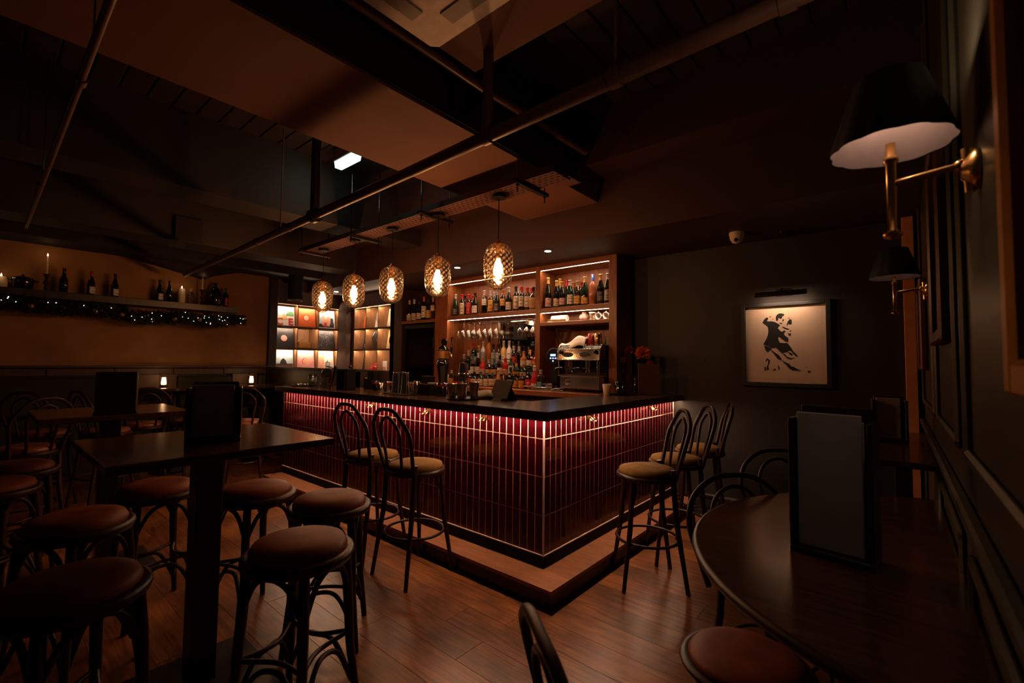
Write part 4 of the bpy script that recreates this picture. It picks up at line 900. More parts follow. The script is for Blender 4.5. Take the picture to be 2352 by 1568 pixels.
for y in (.6, 1.9): ob('clip', G().cyl((-1.88, y, 3.06), .007, .40 if y > 1.95 else .14 if y < 1.9 else .14, 6), 'steel_dark', p2)
p3 = thing('far_left_pipe', 'thin pipe along the dark ceiling at far left', 'pipe', (0, 0, 0)); p3.name = 'conduit_pipe'
ob('pipe', G().tube([(-.5, .245, 2.62), (-6.2, .27, 2.62)], .015, 10), 'pipe_paint', p3)
for x in (-2.4, -4.4): ob('clip', G().cyl((x, .255, 2.63), .004, (.22 if x > -2.83 else .85), 6), 'steel_dark', p3)
for x in (-2.72, -4.6): ob('joint', G().cyl((x - .03, .256, 2.62), .022, .06, 12, ax=0), 'pipe_paint', p3)

ac = thing('air_conditioner', 'square white ceiling air conditioning cassette with louvres', 'air conditioner', (-1.72, .475, 2.95))
ob('body', B((.06, .06, .03), (.89, .885, .098), .01), 'vent_grey', ac)
ob('panel', G().prism([(.03, 0), (.92, 0), (.95, .03), (.95, .915), (.92, .945), (.03, .945), (0, .915), (0, .03)], 0, .03), 'plastic_white', ac)
ob('grille_frame', G().box((.20, .20, -.008), (.75, .75, 0), 0, .003), 'plastic_white', ac)
for k in range(9): ob('grille_slat', B((.26 + k * .055, .26, -.013), (.275 + k * .055, .70, -.008)), 'vent_grey', ac)
for (a, b) in (((.20, .80), (.75, .88)), ((.20, .07), (.75, .15)), ((.07, .20), (.15, .75)), ((.80, .20), (.88, .75))):
    ob('louvre', B((a[0], a[1], -.006), (b[0], b[1], 0), .003), 'vent_grey', ac)
em = thing('emergency_light', 'glowing greenish-white emergency light under the ceiling boards', 'emergency light', (-3.98, 2.24, 3.31))
ob('housing', B((-.18, -.05, .03), (.18, .05, .15), .006), 'plastic_white', em)
ob('diffuser', G().prism([(-.045, .03), (.045, .03), (.035, -.03), (-.035, -.03)], -.17, .17, plane='yz'), 'emergency_glow', em)
ob('lamp_tube', G().cyl((-.12, 0, -.034), .010, .22, 10, ax=0), 'emergency_tube', em)
light('emergency_lamp', 'POINT', (-3.98, 2.24, 3.22), .9, (.6, 1, .78), size=.04)
for (x, y, lb) in ((-2.64, 3.664, 'small round recessed spotlight, right one above the wine shelves'), (-3.953, 3.66, 'small round recessed spotlight, left one above the wine shelves'), (-6.9, 3.75, 'small round recessed spotlight above the record shelving')):
    t = thing('recessed_spotlight', lb, 'spotlight', (x, y, WZ), 0, 'recessed spotlights in the soffit'); ob('bezel', G().lathe([(.048, 0), (.044, -.005), (.034, -.005)], 20), 'paint_brown', t); ob('lens', G().cyl((0, 0, -.006), .033, .002, 18), 'spot_glow', t)
t = thing('dome_camera', 'white dome security camera on the ceiling left of the picture', 'camera', (-1.013, 4.14, WZ)); ob('base', G().lathe([(.06, 0), (.06, -.02), (.055, -.03)], 22), 'plastic_white', t); ob('ball', G().lathe([(.055, -.03), (.052, -.055), (.035, -.085), (.0, -.095)], 20), 'plastic_white', t); ob('eye', G().lathe([(.022, -.062), (.018, -.088), (.0, -.098)], 14, 0, (.004, -.03, .01)), 'ceramic_black', t)
t = thing('smoke_detector', 'small dark ceiling detector above the picture', 'detector', (-.70, 4.35, WZ)); ob('body', G().lathe([(.05, 0), (.05, -.015), (.03, -.03), (.0, -.031)], 20), 'black_metal', t); ob('ring', G().torus((0, 0, -.02), .035, .004, 18, 6), 'steel_dark', t)
t = thing('cylinder_fitting', 'black cylindrical ceiling fitting with pale bottom rim before the records', 'ceiling fitting', (-7.0, 3.14, 2.31)); ob('drum', G().cyl((0, 0, .01), .105, .37, 28), 'black_matt', t); ob('rim', G().torus((0, 0, .006), .10, .008, 28, 6), 'steel', t)
t = thing('ceiling_sensor', 'small pale sensor low on the dark left ceiling', 'sensor', (-5.2, 1.15, CZ)); ob('body', G().lathe([(.05, 0), (.045, -.03), (.0, -.035)], 16), 'plastic_white', t)

# ================================================================ SEATING
def curve(pts, n=20):
    P_ = [Vector(p) for p in pts]; out = []
    P_ = [P_[0] * 2 - P_[1]] + P_ + [P_[-1] * 2 - P_[-2]]
    seg = len(P_) - 3
    for s_ in range(seg):
        for k in range(n // seg + 1):
            t = k / (n // seg + 1); a, b, c, d = P_[s_:s_ + 4]
            out.append(.5 * ((2 * b) + (c - a) * t + (2 * a - 5 * b + 4 * c - d) * t * t + (3 * b - a - 3 * c + d) * t ** 3))
    out.append(P_[-2]); return out
def make_stool(lb, pad='leather_brown'):
    t = thing('round_stool', lb, 'stool', (0, 0, 0), 0, 'round bentwood stools with leather pads')
    ob('seat_pad', G().lathe([(.172, .655), (.178, .675), (.165, .698), (.12, .712), (.06, .718), (.002, .72)], 32), pad, t)
    ob('seat_rim', G().lathe([(.16, .62), (.195, .625), (.205, .645), (.202, .66), (.185, .668), (.168, .66)], 36), 'bentwood', t)
    for k in range(4):
        a = PI / 4 + k * PI / 2; ca, sa = math.cos(a), math.sin(a)
        ob('leg', G().tube([(.172 * ca, .172 * sa, .64), (.185 * ca, .185 * sa, .5), (.20 * ca, .20 * sa, .25), (.235 * ca, .235 * sa, 0)], [.019, .02, .017, .014], 10), 'bentwood', t)
    for k in range(4):
        a = PI / 4 + k * PI / 2; b = a + PI / 2; m = a + PI / 4
        p0 = Vector((.19 * math.cos(a), .19 * math.sin(a), .46)); p1 = Vector((.19 * math.cos(b), .19 * math.sin(b), .46))
        q = Vector((.15 * math.cos(m), .15 * math.sin(m), .615))
        ob('arch', G().tube(curve([p0, p0.lerp(q, .45) + Vector((0, 0, .05)), q, p1.lerp(q, .45) + Vector((0, 0, .05)), p1], 16), .0105, 8), 'bentwood', t)
        p0 = Vector((.21 * math.cos(a), .21 * math.sin(a), .10)); p1 = Vector((.21 * math.cos(b), .21 * math.sin(b), .10)); q = Vector((.12 * math.cos(m), .12 * math.sin(m), .275))
        ob('arch', G().tube(curve([p0, p0.lerp(q, .5) + Vector((0, 0, .06)), q, p1.lerp(q, .5) + Vector((0, 0, .06)), p1], 16), .010, 8), 'bentwood', t)
        p0 = Vector((.2 * math.cos(a), .2 * math.sin(a), .30)); p1 = Vector((.2 * math.cos(b), .2 * math.sin(b), .30)); q = Vector((.095 * math.cos(m), .095 * math.sin(m), .29))
        ob('stretcher', G().tube(curve([p0, q, p1], 12), .009, 8), 'bentwood', t)
    return t
def make_chair(name, lb, sz, pad, top, ring, cat, group, arms=False, wd=.17):
    t = thing(name, lb, cat, (0, 0, 0), 0, group)   # faces +y, back at -y
    ob('seat_pad', G().lathe([(.17, sz - .035), (.182, sz - .02), (.175, sz), (.13, sz + .012), (.002, sz + .018)], 32), pad, t)
    ob('seat_rim', G().lathe([(.165, sz - .065), (.19, sz - .06), (.198, sz - .045), (.192, sz - .028), (.17, sz - .03)], 36), 'bentwood', t)
    rr = .25 if ring else .23
    for sx in (-1, 1):
        ob('leg', G().tube([(.12 * sx, .12, sz - .05), (.135 * sx, .14, sz * .5), (rr * .7 * sx, rr * .75, 0)], [.017, .016, .012], 10), 'bentwood', t)
        ob('leg', G().tube([(.15 * sx, -.12, sz + .02), (.15 * sx, -.14, sz * .6), (rr * .72 * sx, -rr * .8, 0)], [.016, .017, .013], 10), 'bentwood', t)
        ob('brace', G().tube(curve([(.13 * sx, .12, sz - .20), (.10 * sx, .1, sz - .12), (.03 * sx, .1, sz - .07)], 8), .008, 6), 'bentwood', t)
    bz = top
    pts = [(-wd * .9, -.13, sz - .05), (-wd, -.16, sz + .06), (-wd * 1.12, -.195, sz + .20), (-wd * .95, -.225, bz - .09), (-wd * .5, -.24, bz - .015), (0, -.245, bz), (wd * .5, -.24, bz - .015), (wd * .95, -.225, bz - .09), (wd * 1.12, -.195, sz + .20), (wd, -.16, sz + .06), (wd * .9, -.13, sz - .05)]
    ob('back_hoop', G().tube(curve(pts, 50), .013, 10), 'bentwood', t)
    pts = [(-wd * .42, -.165, sz - .03), (-wd * .5, -.185, sz + .1), (-wd * .58, -.21, sz + .22), (-wd * .4, -.228, bz - .09), (0, -.235, bz - .05), (wd * .4, -.228, bz - .09), (wd * .58, -.21, sz + .22), (wd * .5, -.185, sz + .1), (wd * .42, -.165, sz - .03)]
    ob('inner_hoop', G().tube(curve(pts, 40), .0105, 8), 'bentwood', t)
    if ring: ob('foot_ring', G().torus((0, 0, .28), .195, .0095, 36, 8), 'bentwood', t)
    else: ob('foot_ring', G().torus((0, 0, .2), .165, .008, 30, 8), 'bentwood', t)
    if arms:
        for sx in (-1, 1): ob('arm', G().tube(curve([(sx * wd * 1.05, -.20, sz + .24), (sx * wd * 1.45, -.05, sz + .23), (sx * wd * 1.4, .12, sz + .20), (sx * wd * 1.1, .15, sz + .08), (sx * wd * .95, .14, sz - .04)], 20), .012, 8), 'bentwood', t)
    return t
GB = 'mustard velvet bar chairs along the bar'
bcx = make_chair('bar_chair', 'mustard velvet bar chair at the left bar front, nearer of the pair', .72, 'velvet_mustard', 1.095, True, 'bar chair', GB)
bcx.location = (-2.49, 1.955, 0)
dup(bcx, (-3.00, 1.96, 0), .05, 'mustard velvet bar chair at the left bar front, farther of the pair')
RZ = PI / 2 - .75
def face(n_deg): return math.radians(n_deg) + PI / 2  # back points along n
dup(bcx, (-1.265, 2.88, 0), face(38), 'mustard velvet bar chair right of the bar corner, nearest of three')
dup(bcx, (-1.255, 3.37, 0), face(36), 'mustard velvet bar chair on the right side, middle of three')
dup(bcx, (-1.265, 3.92, 0), face(22), 'mustard velvet bar chair on the right side, nearest the wall')
st = make_stool('brown leather stool in front, nearest the camera on the right of the high table')
st.location = (-1.80, .855, 0); st.rotation_euler = (0, 0, .45)
dup(st, (-2.25, 1.22, 0), .9, 'brown leather stool behind the nearest one, just left of the bar chairs')
dup(st, (-2.74, 1.05, 0), .2, 'brown leather stool beyond the high table, closest to its far corner')
dup(st, (-2.80, .33, 0), .6, 'dark stool under the left edge of the high table')
dup(st, (-2.02, .235, 0), .3, 'dark stool at the lower left, nearest on that side')
dup(st, (-3.20, .70, 0), .1, 'dark stool between the two high tables')
dup(st, (-3.9, .10, 0), .5, 'reddish stool at the left picture edge, front one')
dup(st, (-4.45, .22, 0), .1, 'reddish stool at the left picture edge, behind the front one')
GR = 'red-seated bar chairs in the far corner'
rc = make_chair('bar_chair', 'red-seated bentwood bar chair right of the near menu holder', .72, 'leather_red', 1.095, True, 'bar chair', GR)
rc.location = (-5.60, 2.0, 0); rc.rotation_euler = (0, 0, 1.2)
for (x, y, a, lb) in ((-5.83, .86, .3, 'red-seated bar chair left of the big dark menu box'), (-6.15, 1.21, 1.5, 'red-seated bar chair just right of the big dark menu box'), (-6.12, 1.62, 1.9, 'red-seated bar chair left of the near menu holder'), (-6.05, .45, .9, 'red-seated bar chair farthest left in the corner'), (-5.1, .28, 2.0, 'red-seated bar chair with pale-lit hoop by the far table')):
    dup(rc, (x, y, 0), a, lb)
GD = 'low bentwood chairs at the round table'
dcx = make_chair('dining_chair', 'bentwood dining chair behind the round table, wide hoop back', .46, 'leather_red', .865, False, 'chair', GD, False, .235)
dcx.location = (-.43, 2.25, 0); dcx.rotation_euler = (0, 0, face(142))
dup(dcx, (-.42, 3.12, 0), face(135), 'bentwood dining chair beyond the round table, half hidden by its menu holder')
dup(dcx, (-.40, .94, 0), face(232), 'blurred dark chair back at the bottom centre, closest to the camera')
ls = dup(st, (-.40, 1.68, 0), .3, 'low red-brown stool pad under the near side of the round table', 'low stools'); ls.scale = (1, 1, .64)

# ================================================================ TABLES
def high_table(lb, x0, x1, y0, y1):
    t = thing('high_table', lb, 'table', ((x0 + x1) / 2, (y0 + y1) / 2, 0), 0, None)
    hx, hy = (x1 - x0) / 2, (y1 - y0) / 2
    ob('tabletop', B((-hx, -hy, 1.018), (hx, hy, 1.05), .004), 'table_wood', t)
    ob('edge_band', B((-hx - .003, -hy, 1.02), (-hx, hy, 1.048)), 'steel_dark', t)
    ob('post', B((-.05, -.05, .03), (.05, .05, 1.0), .003), 'black_metal', t)
    ob('mount_plate', B((-.2, -.2, 1.0), (.2, .2, 1.018), .002), 'black_metal', t)
    ob('foot_plate', B((-.26, -.26, 0), (.26, .26, .012), .004), 'black_metal', t)
    return t
high_table('square wooden high table in front on the left, carrying a menu holder', -2.69, -1.95, .29, 1.075)
high_table('square wooden high table behind the front one, carrying the big menu box', -4.42, -3.70, .25, .985)
def wall_table(lb, y):
    t = thing('lantern_table', lb, 'table', (-7.08, y, 0)); ob('tabletop', G().cyl((0, 0, 1.01), .33, .03, 36), 'table_wood', t)
    ob('post', G().cyl((.12, 0, .02), .035, .99, 16), 'black_metal', t); ob('foot', G().cyl((.12, 0, 0), .18, .02, 28), 'black_metal', t); return t
def lantern(lb, x, y, z, grp):
    t = thing('table_lantern', lb, 'lantern', (x, y, z), 0, grp)
    ob('base', G().lathe([(.045, 0), (.045, .02), (.035, .03)], 20), 'black_metal', t); ob('glow', G().lathe([(.026, .035), (.028, .06), (.02, .125), (.001, .126)], 14), 'lantern_glow', t)
    ob('glass', G().lathe([(.045, .02), (.05, .06), (.045, .15)], 20, cap=False), 'glass_lantern', t); ob('cap', G().lathe([(.048, .15), (.046, .158)], 20, cap=False), 'black_metal', t)
    light('lantern_light', 'POINT', (x, y, z + .17), .35, WARM, size=.02)
wall_table('small round table at the far wall under the left lantern', 1.62); wall_table('small round table at the far wall under the right lantern', 2.62)
lantern('glowing glass lantern, left of the two at the far wall', -7.15, 1.585, 1.04, 'lanterns'); lantern('glowing glass lantern, right of the two at the far wall', -7.10, 2.60, 1.04, 'lanterns')
bq = thing('banquette', 'dark green upholstered banquette running under the plaster wall', 'banquette', (0, 0, 0))
ob('seat', B((-7.44, -1.2, .42), (-7.14, 2.9, .72), .04), 'velvet_green', bq)
for (a, b) in ((-1.2, 1.33), (1.78, 2.42), (2.78, 2.9)): ob('backrest', B((-7.42, a, .74), (-7.3, b, 1.18), .03), 'velvet_green', bq)
for (a, b) in ((1.34, 1.77), (2.43, 2.77)): ob('divider', B((-7.42, a, .74), (-7.34, b, 1.20), .006), 'panel_wood', bq)
ob('plinth', B((-7.44, -1.2, 0), (-7.17, 2.9, .42)), 'dark_wood', bq)
menu_box('dark wooden menu holder with grey menus on the front high table', (-2.27, .69, 1.0505), 1.22, .10, .25, .07)
t = thing('menu_holder', 'tall plain dark menu box on the second high table', 'menu holder', (-3.78, .60, 1.0505), 1.32); ob('box', B((-.10, -.045, 0), (.10, .045, .265), .004), 'dark_wood_z', t); ob('lip', B((-.105, -.05, .0), (.105, .05, .02), .003), 'dark_wood', t)

# round table by the right wall (its straight side stands against the wall)
rt = thing('round_table', 'large dark round table against the right wall in the foreground', 'table', (0, 0, 0))
pts = []
for k in range(61):
    a = PI * .5 + PI * k / 60; x = .31 + .93 * math.cos(a); y = 2.03 + .93 * math.sin(a)
    if x < .14: pts.append((x, y))
pts = [(.14, pts[0][1])] + pts + [(.14, pts[-1][1])]
ob('tabletop', G().prism(pts, .745, .775), 'table_wood', rt)
ob('edge_band', G().tube([(x, y, .76) for x, y in pts[1:-1]], .016, 8), 'bentwood', rt)
ob('post', G().cyl((-.15, 2.03, .03), .045, .715, 20), 'black_metal', rt); ob('foot', G().cyl((-.15, 2.03, 0), .26, .03, 32), 'black_metal', rt)
menu_box('tall dark menu holder with pale pages on the large round table', (-.17, 1.86, .7755), -.12, .115, .485, .06)
ft = thing('wall_shelf_table', 'dark rectangular high table in the far right corner', 'table', (0, 0, 0)); ob('tabletop', B((-.12, 2.74, .94), (.13, 3.98, .97), .004), 'table_wood', ft); ob('post', B((-.02, 3.1, .02), (.05, 3.17, .94), .003), 'black_metal', ft); ob('foot', B((-.10, 3.0, 0), (.12, 3.3, .02), .003), 'black_metal', ft)
menu_box('small menu holder on the high table in the far right corner', (-.04, 3.40, .9705), .1, .08, .26, .05)

# ================================================================ PICTURE WALL
pc = thing('framed_print', 'black-framed stencil print of a dancing couple lit by a picture lamp', 'picture', (-1.041, 4.535, 1.25))
W_, H_ = .605, .665
for (a, b) in (((-.035, -.035), (0, H_ + .035)), ((W_, -.035), (W_ + .035, H_ + .035)), ((0, -.035), (W_, 0)), ((0, H_), (W_, H_ + .035))):
    ob('frame_side', B((a[0], -.035, a[1]), (b[0], .004, b[1]), .003), 'ink_black', pc)
ob('paper', B((0, -.006, 0), (W_, .004, H_)), 'paper', pc)
D = [[(0.135,0.527),(0.145,0.547),(0.16,0.567),(0.174,0.572),(0.183,0.563),(0.176,0.55),(0.17,0.539),(0.188,0.536),(0.205,0.537),(0.23,0.53),(0.247,0.52),(0.261,0.509),(0.272,0.496),(0.261,0.487),(0.254,0.472),(0.265,0.461),(0.277,0.445),(0.288,0.442),(0.302,0.452),(0.314,0.444),(0.304,0.434),(0.301,0.419),(0.308,0.406),(0.32,0.396),(0.333,0.383),(0.333,0.355),(0.324,0.352),(0.307,0.358),(0.286,0.377),(0.27,0.392),(0.259,0.396),(0.256,0.38),(0.261,0.36),(0.271,0.345),(0.298,0.343),(0.323,0.344),(0.34,0.322),(0.354,0.297),(0.368,0.269),(0.387,0.247),(0.402,0.229),(0.393,0.224),(0.376,0.239),(0.362,0.257),(0.35,0.274),(0.333,0.277),(0.328,0.265),(0.309,0.262),(0.293,0.258),(0.284,0.255),(0.268,0.27),(0.249,0.294),(0.235,0.304),(0.205,0.298),(0.184,0.313),(0.159,0.326),(0.139,0.332),(0.149,0.352),(0.165,0.383),(0.176,0.413),(0.181,0.449),(0.179,0.483),(0.171,0.496),(0.15,0.513)],[(0.284,0.255),(0.305,0.247),(0.321,0.227),(0.338,0.217),(0.359,0.212),(0.38,0.219),(0.371,0.212),(0.348,0.201),(0.325,0.209),(0.305,0.232)],[(0.147,0.321),(0.168,0.318),(0.201,0.297),(0.205,0.284),(0.188,0.279),(0.179,0.264),(0.169,0.267),(0.157,0.285)],[(0.201,0.284),(0.221,0.268),(0.259,0.238),(0.279,0.207),(0.279,0.194),(0.254,0.202),(0.237,0.227),(0.217,0.258),(0.205,0.269)],[(0.281,0.194),(0.308,0.177),(0.337,0.162),(0.349,0.142),(0.37,0.137),(0.391,0.122),(0.424,0.106),(0.399,0.105),(0.357,0.107),(0.332,0.127),(0.316,0.152),(0.295,0.172)],[(0.24,0.569),(0.248,0.589),(0.265,0.602),(0.286,0.602),(0.305,0.593),(0.303,0.58),(0.29,0.576),(0.285,0.556),(0.273,0.554),(0.265,0.563),(0.257,0.558),(0.26,0.545),(0.249,0.536),(0.242,0.541)],[(0.296,0.553),(0.302,0.548),(0.298,0.53),(0.289,0.536)],[(0.264,0.522),(0.289,0.516),(0.291,0.51),(0.272,0.511)],[(0.344,0.548),(0.359,0.542),(0.361,0.507),(0.347,0.5),(0.333,0.508),(0.324,0.486),(0.322,0.504),(0.331,0.528)],[(0.334,0.559),(0.346,0.56),(0.344,0.555),(0.335,0.555)],[(0.284,0.485),(0.297,0.484),(0.322,0.471),(0.342,0.463),(0.33,0.458),(0.305,0.467)],[(0.329,0.433),(0.342,0.422),(0.354,0.427),(0.35,0.402),(0.337,0.408)],[(0.342,0.448),(0.359,0.452),(0.346,0.44)],[(0.166,0.212),(0.191,0.192),(0.186,0.166),(0.177,0.145),(0.181,0.109),(0.162,0.109),(0.164,0.135),(0.175,0.161),(0.176,0.187),(0.168,0.197),(0.159,0.176),(0.155,0.184)],[(0.145,0.137),(0.156,0.13),(0.16,0.106),(0.145,0.103)],[(0.21,0.112),(0.231,0.12),(0.235,0.107),(0.214,0.103)],[(0.249,0.156),(0.265,0.128),(0.258,0.105),(0.252,0.126)],[(0.454,0.133),(0.467,0.14),(0.458,0.128)],[(0.466,0.104),(0.491,0.106),(0.487,0.092),(0.474,0.089)],[(0.189,0.575),(0.202,0.581),(0.206,0.578),(0.193,0.57)],[(0.212,0.556),(0.222,0.558),(0.218,0.549)],[(0.326,0.265),(0.343,0.26),(0.364,0.247),(0.357,0.234),(0.339,0.247)]]
g = G()
for q in D: g.prism(q, -.0075, -.005, plane='xz')
ob('stencil_figures', g, 'ink_black', pc)
ob('plate_mark', G().box((.03, -.0064, .03), (.575, -.0055, .0315)).box((.03, -.0064, .635), (.575, -.0055, .6365)).box((.03, -.0064, .03), (.0315, -.0055, .6365)).box((.5735, -.0064, .03), (.575, -.0055, .6365)), 'lab_pink', pc)
lp = thing('picture_lamp', 'slim black picture lamp mounted over the framed print', 'picture lamp', (-.74, 4.535, 2.0))
ob('hood', G().prism([(-.172, -.016), (-.166, -.016), (-.162, .008), (-.145, .012), (-.122, .006), (-.12, -.004), (-.115, -.004), (-.115, .018), (-.145, .03), (-.172, .015)], -.19, .19, plane='yz'), 'black_metal', lp)
ob('tube_light', B((-.17, -.155, -.001), (.17, -.135, .001)), 'picture_glow', lp); ob('arm', G().tube([(0, -.13, .02), (0, -.06, .06), (0, 0, .03)], .007, 8), 'black_metal', lp); ob('backplate', B((-.06, -.01, 0), (.06, .004, .06), .003), 'black_metal', lp)
light('picture_light', 'AREA', (-.74, 4.405, 1.98), 1.1, (1, .64, .40), (math.radians(42), 0, 0), .34, .02)
t = thing('wall_socket', 'tiny dark socket on the wall left of the picture', 'socket', (-1.42, 4.538, 1.44)); ob('plate', G().cyl((0, -.006, 0), .012, .008, 12, ax=1), 'ink_black', t)

# ================================================================ RIGHT WALL THINGS
def frame(lb, y0, y1, z0, z1, bw, mat, nm='framed_picture', art='dark_glass'):
    t = thing(nm, lb, 'picture', (.148, (y0 + y1) / 2, (z0 + z1) / 2), 0); hy, hz = (y1 - y0) / 2, (z1 - z0) / 2
    for (a, b) in (((-hy, -hz), (-hy + bw, hz)), ((hy - bw, -hz), (hy, hz)), ((-hy + bw, -hz), (hy - bw, -hz + bw)), ((-hy + bw, hz - bw), (hy - bw, hz))):
        ob('frame_side', B((-.035, a[0], a[1]), (0, b[0], b[1]), .008), mat, t)
    ob('picture', B((-.012, -hy + bw, -hz + bw), (0, hy - bw, hz - bw)), art, t); return t
frame('dark red picture frame on the green wall behind the near sconce', 2.15, 2.72, 1.49, 2.30, .05, 'frame_red')
frame('gilt and red picture frame at the right picture edge', .25, .93, 1.36, 2.75, .05, 'gilt')
frame('small red picture frame by the wall corner', 3.75, 4.3, 1.38, 1.95, .04, 'frame_red', art='lab_red')
def sconce(lb, y, power):
    t = thing('wall_sconce', lb, 'wall lamp', (0, y, 1.84), 0, 'brass sconces with dark pleated shades')
    ob('rosette', G().lathe([(.045, .148), (.045, .14), (.03, .13), (.018, .12)], 24, 0, ax=0, c=(0, 0, 0)), 'brass', t)
    ob('back_pin', G().tube([(.135, 0, -.05), (.13, 0, .05)], .01, 10), 'brass', t)
    ob('arm', G().tube([(0, 0, 0), (.10, 0, .012), (.14, 0, .015)], .0085, 10), 'brass', t); ob('knuckle', G().sphere((.12, 0, .014), .014, 12), 'brass', t)
    ob('stem', G().lathe([(.004, -.135), (.018, -.128), (.02, -.12), (.010, -.112), (.0105, .05), (.015, .055), (.015, .065), (.010, .07), (.010, .10)], 16), 'brass', t)
    def mod(a, j, z): return 1 + .05 * abs(math.cos(5.5 * a)) * (1.4 - z * 3)
    ob('shade', G().lathe([(.118, .090), (.114, .105), (.068, .26), (.066, .262)], 56, cap=False, mod=mod), 'shade_green', t)
    ob('shade_lining', G().lathe([(.115, .091), (.111, .105), (.066, .258)], 56, cap=False, mod=mod), 'shade_lining', t)
    ob('shade_carrier', G().tube([(-.072, 0, .25), (0, 0, .24), (.072, 0, .25)], .003, 6), 'brass', t)
    ob('bulb', G().sphere((0, 0, .195), .02, 12, 0, 1.4), 'sconce_bulb', t)
    light('sconce_light', 'POINT', (0, y, 1.84 + .25), power, WARMW, size=.02)
sconce('near brass sconce with fluted dark green shade at the upper right', 1.42, 3.0)
sconce('far brass sconce with dark shade near the wall corner', 3.54, .15)

# ================================================================ LONG SHELF ON THE PLASTER WALL
ws = thing('wall_shelf', 'long dark wooden shelf on the plaster wall holding candles and bottles', 'shelf', (0, 0, 0))
ob('board', B((-7.45, -1.2, 2.105), (-7.18, 2.42, 2.145), .004), 'dark_wood', ws)
ob('front_rail', B((-7.19, -1.2, 2.06), (-7.17, 2.42, 2.145), .004), 'dark_wood', ws)
for y in (-.4, .35, 1.2, 2.1): ob('bracket', G().prism([(-7.45, 2.1), (-7.24, 2.1), (-7.45, 1.92)], y, y + .03, plane='xz'), 'dark_wood', ws)
SZ = 2.1455; SX = -7.32
def candle(lb, y, r_, h):
    t = thing('pillar_candle', lb, 'candle', (SX, y, SZ), 0); ob('wax', G().lathe([(r_, 0), (r_, h), (r_ * .8, h - .006)], 20), 'wax', t); ob('flame', G().lathe([(.001, h + .002), (.008, h + .012), (.005, h + .026), (.001, h + .038)], 10), 'flame', t)
    light('candle_light', 'POINT', (SX + .06, y, SZ + h + .03), .05, WARM, size=.02)
candle('thick lit pillar candle at the left end of the shelf', .16, .05, .12); candle('lit pillar candle between dark bottles on the shelf right half', 1.775, .042, .20)
def stick(lb, y, hh, hc):
    t = thing('candlestick', lb, 'candlestick', (SX, y, SZ), 0)
    ob('stick', G().lathe([(.045, 0), (.045, .01), (.015, .02), (.022, .05), (.012, .07), (.026, .10), (.012, .13), (.02, hh - .03), (.03, hh - .01), (.03, hh)], 18), 'bottle_brown', t)
    ob('taper', G().lathe([(.011, hh), (.0095, hh + hc), (.003, hh + hc + .004)], 12), 'wax', t); ob('flame', G().lathe([(.001, hh + hc + .004), (.007, hh + hc + .014), (.001, hh + hc + .036)], 10), 'flame', t)
    light('candle_light', 'POINT', (SX + .06, y, SZ + hh + hc + .03), .05, WARM, size=.02)
stick('turned candlestick with tall lit taper, left one on the shelf', .50, .20, .20); stick('turned candlestick with lit taper right of the clear bottle', 2.01, .22, .17)
pt = thing('cooking_pot', 'black round lidded pot on the left of the shelf', 'pot', (SX, .32, SZ)); ob('pot', G().lathe([(.07, 0), (.085, .02), (.09, .10), (.088, .12)], 24), 'ceramic_black', pt); ob('lid', G().lathe([(.09, .12), (.07, .14), (.015, .15), (.012, .165), (.0, .17)], 24), 'ceramic_black', pt)
for s_ in (-1, 1): ob('handle', G().tube([(0, s_ * .085, .10), (0, s_ * .12, .105), (.02, s_ * .12, .105), (.03, s_ * .08, .10)], .007, 6), 'ceramic_black', pt)
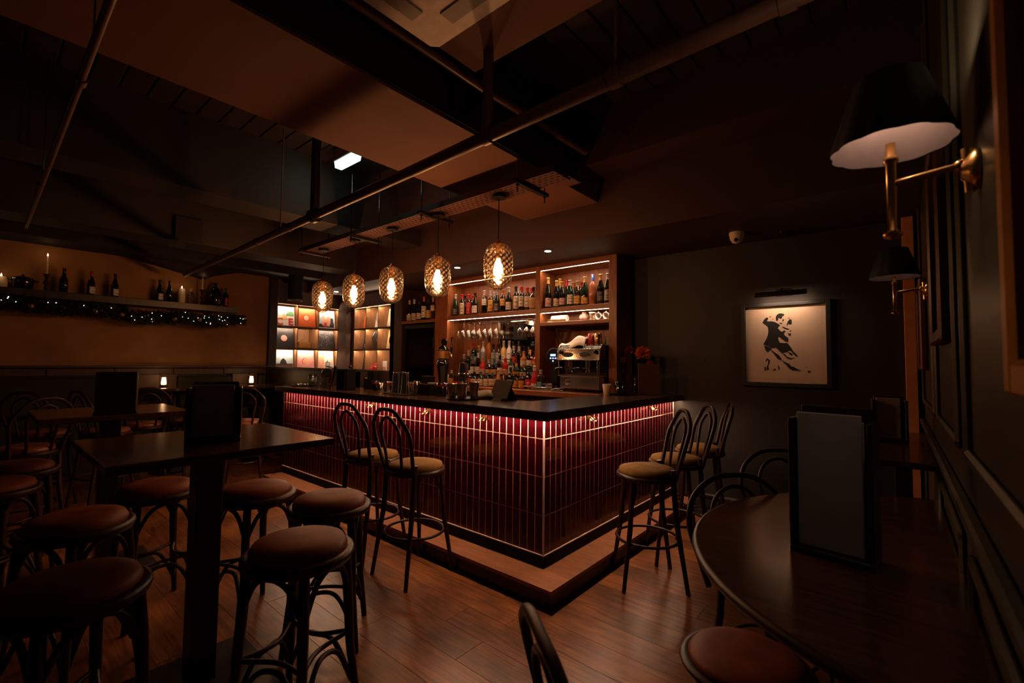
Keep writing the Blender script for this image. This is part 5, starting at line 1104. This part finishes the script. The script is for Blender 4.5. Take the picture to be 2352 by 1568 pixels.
for (y, k, h, cap, lab, lb) in ((.64, 'burgundy', .29, 'cap_black', None, 'black unlabelled bottle right of the left candlestick'), (.875, 'burgundy', .29, 'cap_red', 'lab_white', 'black bottle with white label and red neck on the long shelf'), (1.09, 'burgundy', .29, 'cap_black', 'lab_white', 'black bottle with small white label standing alone mid shelf'), (1.535, 'burgundy', .285, 'cap_black', 'lab_white', 'black bottle with low white label left of the right candle'), (1.64, 'burgundy', .285, 'cap_black', None, 'plain black bottle touching the right pillar candle')):
    bottle(k, (SX, y, SZ), h, BB, cap, lab, lb, 'dark bottles on the long wall shelf', (.08, .36), 'wine_bottle', .95, rz=PI / 2)
bottle('spirit', (SX, 1.885, SZ), .22, 'bottle_clear', 'cap_cork', None, 'clear empty bottle beside the right pillar candle', 'dark bottles on the long wall shelf', name='spirit_bottle')
bottle('jug', (SX, 2.165, SZ), .33, BB, 'cap_black', None, 'large black rounded jug near the right shelf end', 'dark bottles on the long wall shelf', name='stoneware_jug', sc_=.72, capz=.95)
bottle('bordeaux', (SX, 2.30, SZ), .27, BB, 'cap_green', 'lab_red', 'dark bottle with red label at the right shelf end', 'dark bottles on the long wall shelf', (.08, .5), 'wine_bottle', rz=PI / 2)
ga = thing('christmas_garland', 'dark fir garland with baubles and fairy lights under the long shelf', 'garland', (0, 0, 0))
g = G()
def gpath(y): return (-7.17 + .02 * math.sin(y * 5), 1.955 + .025 * math.sin(y * 3.1) + .015 * math.sin(y * 8.3) - .02 * (y > 1.9))
for k in range(12000):
    y = random.uniform(-.9, 2.52); x, z = gpath(y); th = random.random() * 2 * PI; r_ = .09 * math.sqrt(random.random()) * (1 if y < 2.4 else .8)
    c = Vector((x + r_ * math.cos(th) * .7, y, z + r_ * math.sin(th))); d = Vector((random.uniform(-1, 1), random.uniform(-1, 1), random.uniform(-1, .8))).normalized(); L = random.uniform(.02, .05); s_ = d.orthogonal().normalized() * .0055
    g.add([c - s_, c + s_, c + d * L], [(0, 1, 2)])
stuff(ob('needles', g, 'leaf_dark', ga))
for k in range(13):
    y = -.7 + k * .265 + random.uniform(-.05, .05); x, z = gpath(y); ob('bauble', G().sphere((0, 0, 0), .026, 14), ('brass', 'gilt', 'steel_dark')[k % 3], ga, (x + .07, y, z + random.uniform(-.05, .04)))
fb = G().sphere((0, 0, 0), .0045, 8).mesh('fairy_light', 'fairy')
for k in range(58):
    y = random.uniform(-.85, 2.5); x, z = gpath(y); ob('fairy_light', fb, None, ga, (x + random.uniform(.05, .075), y, z + random.uniform(-.07, .07)))
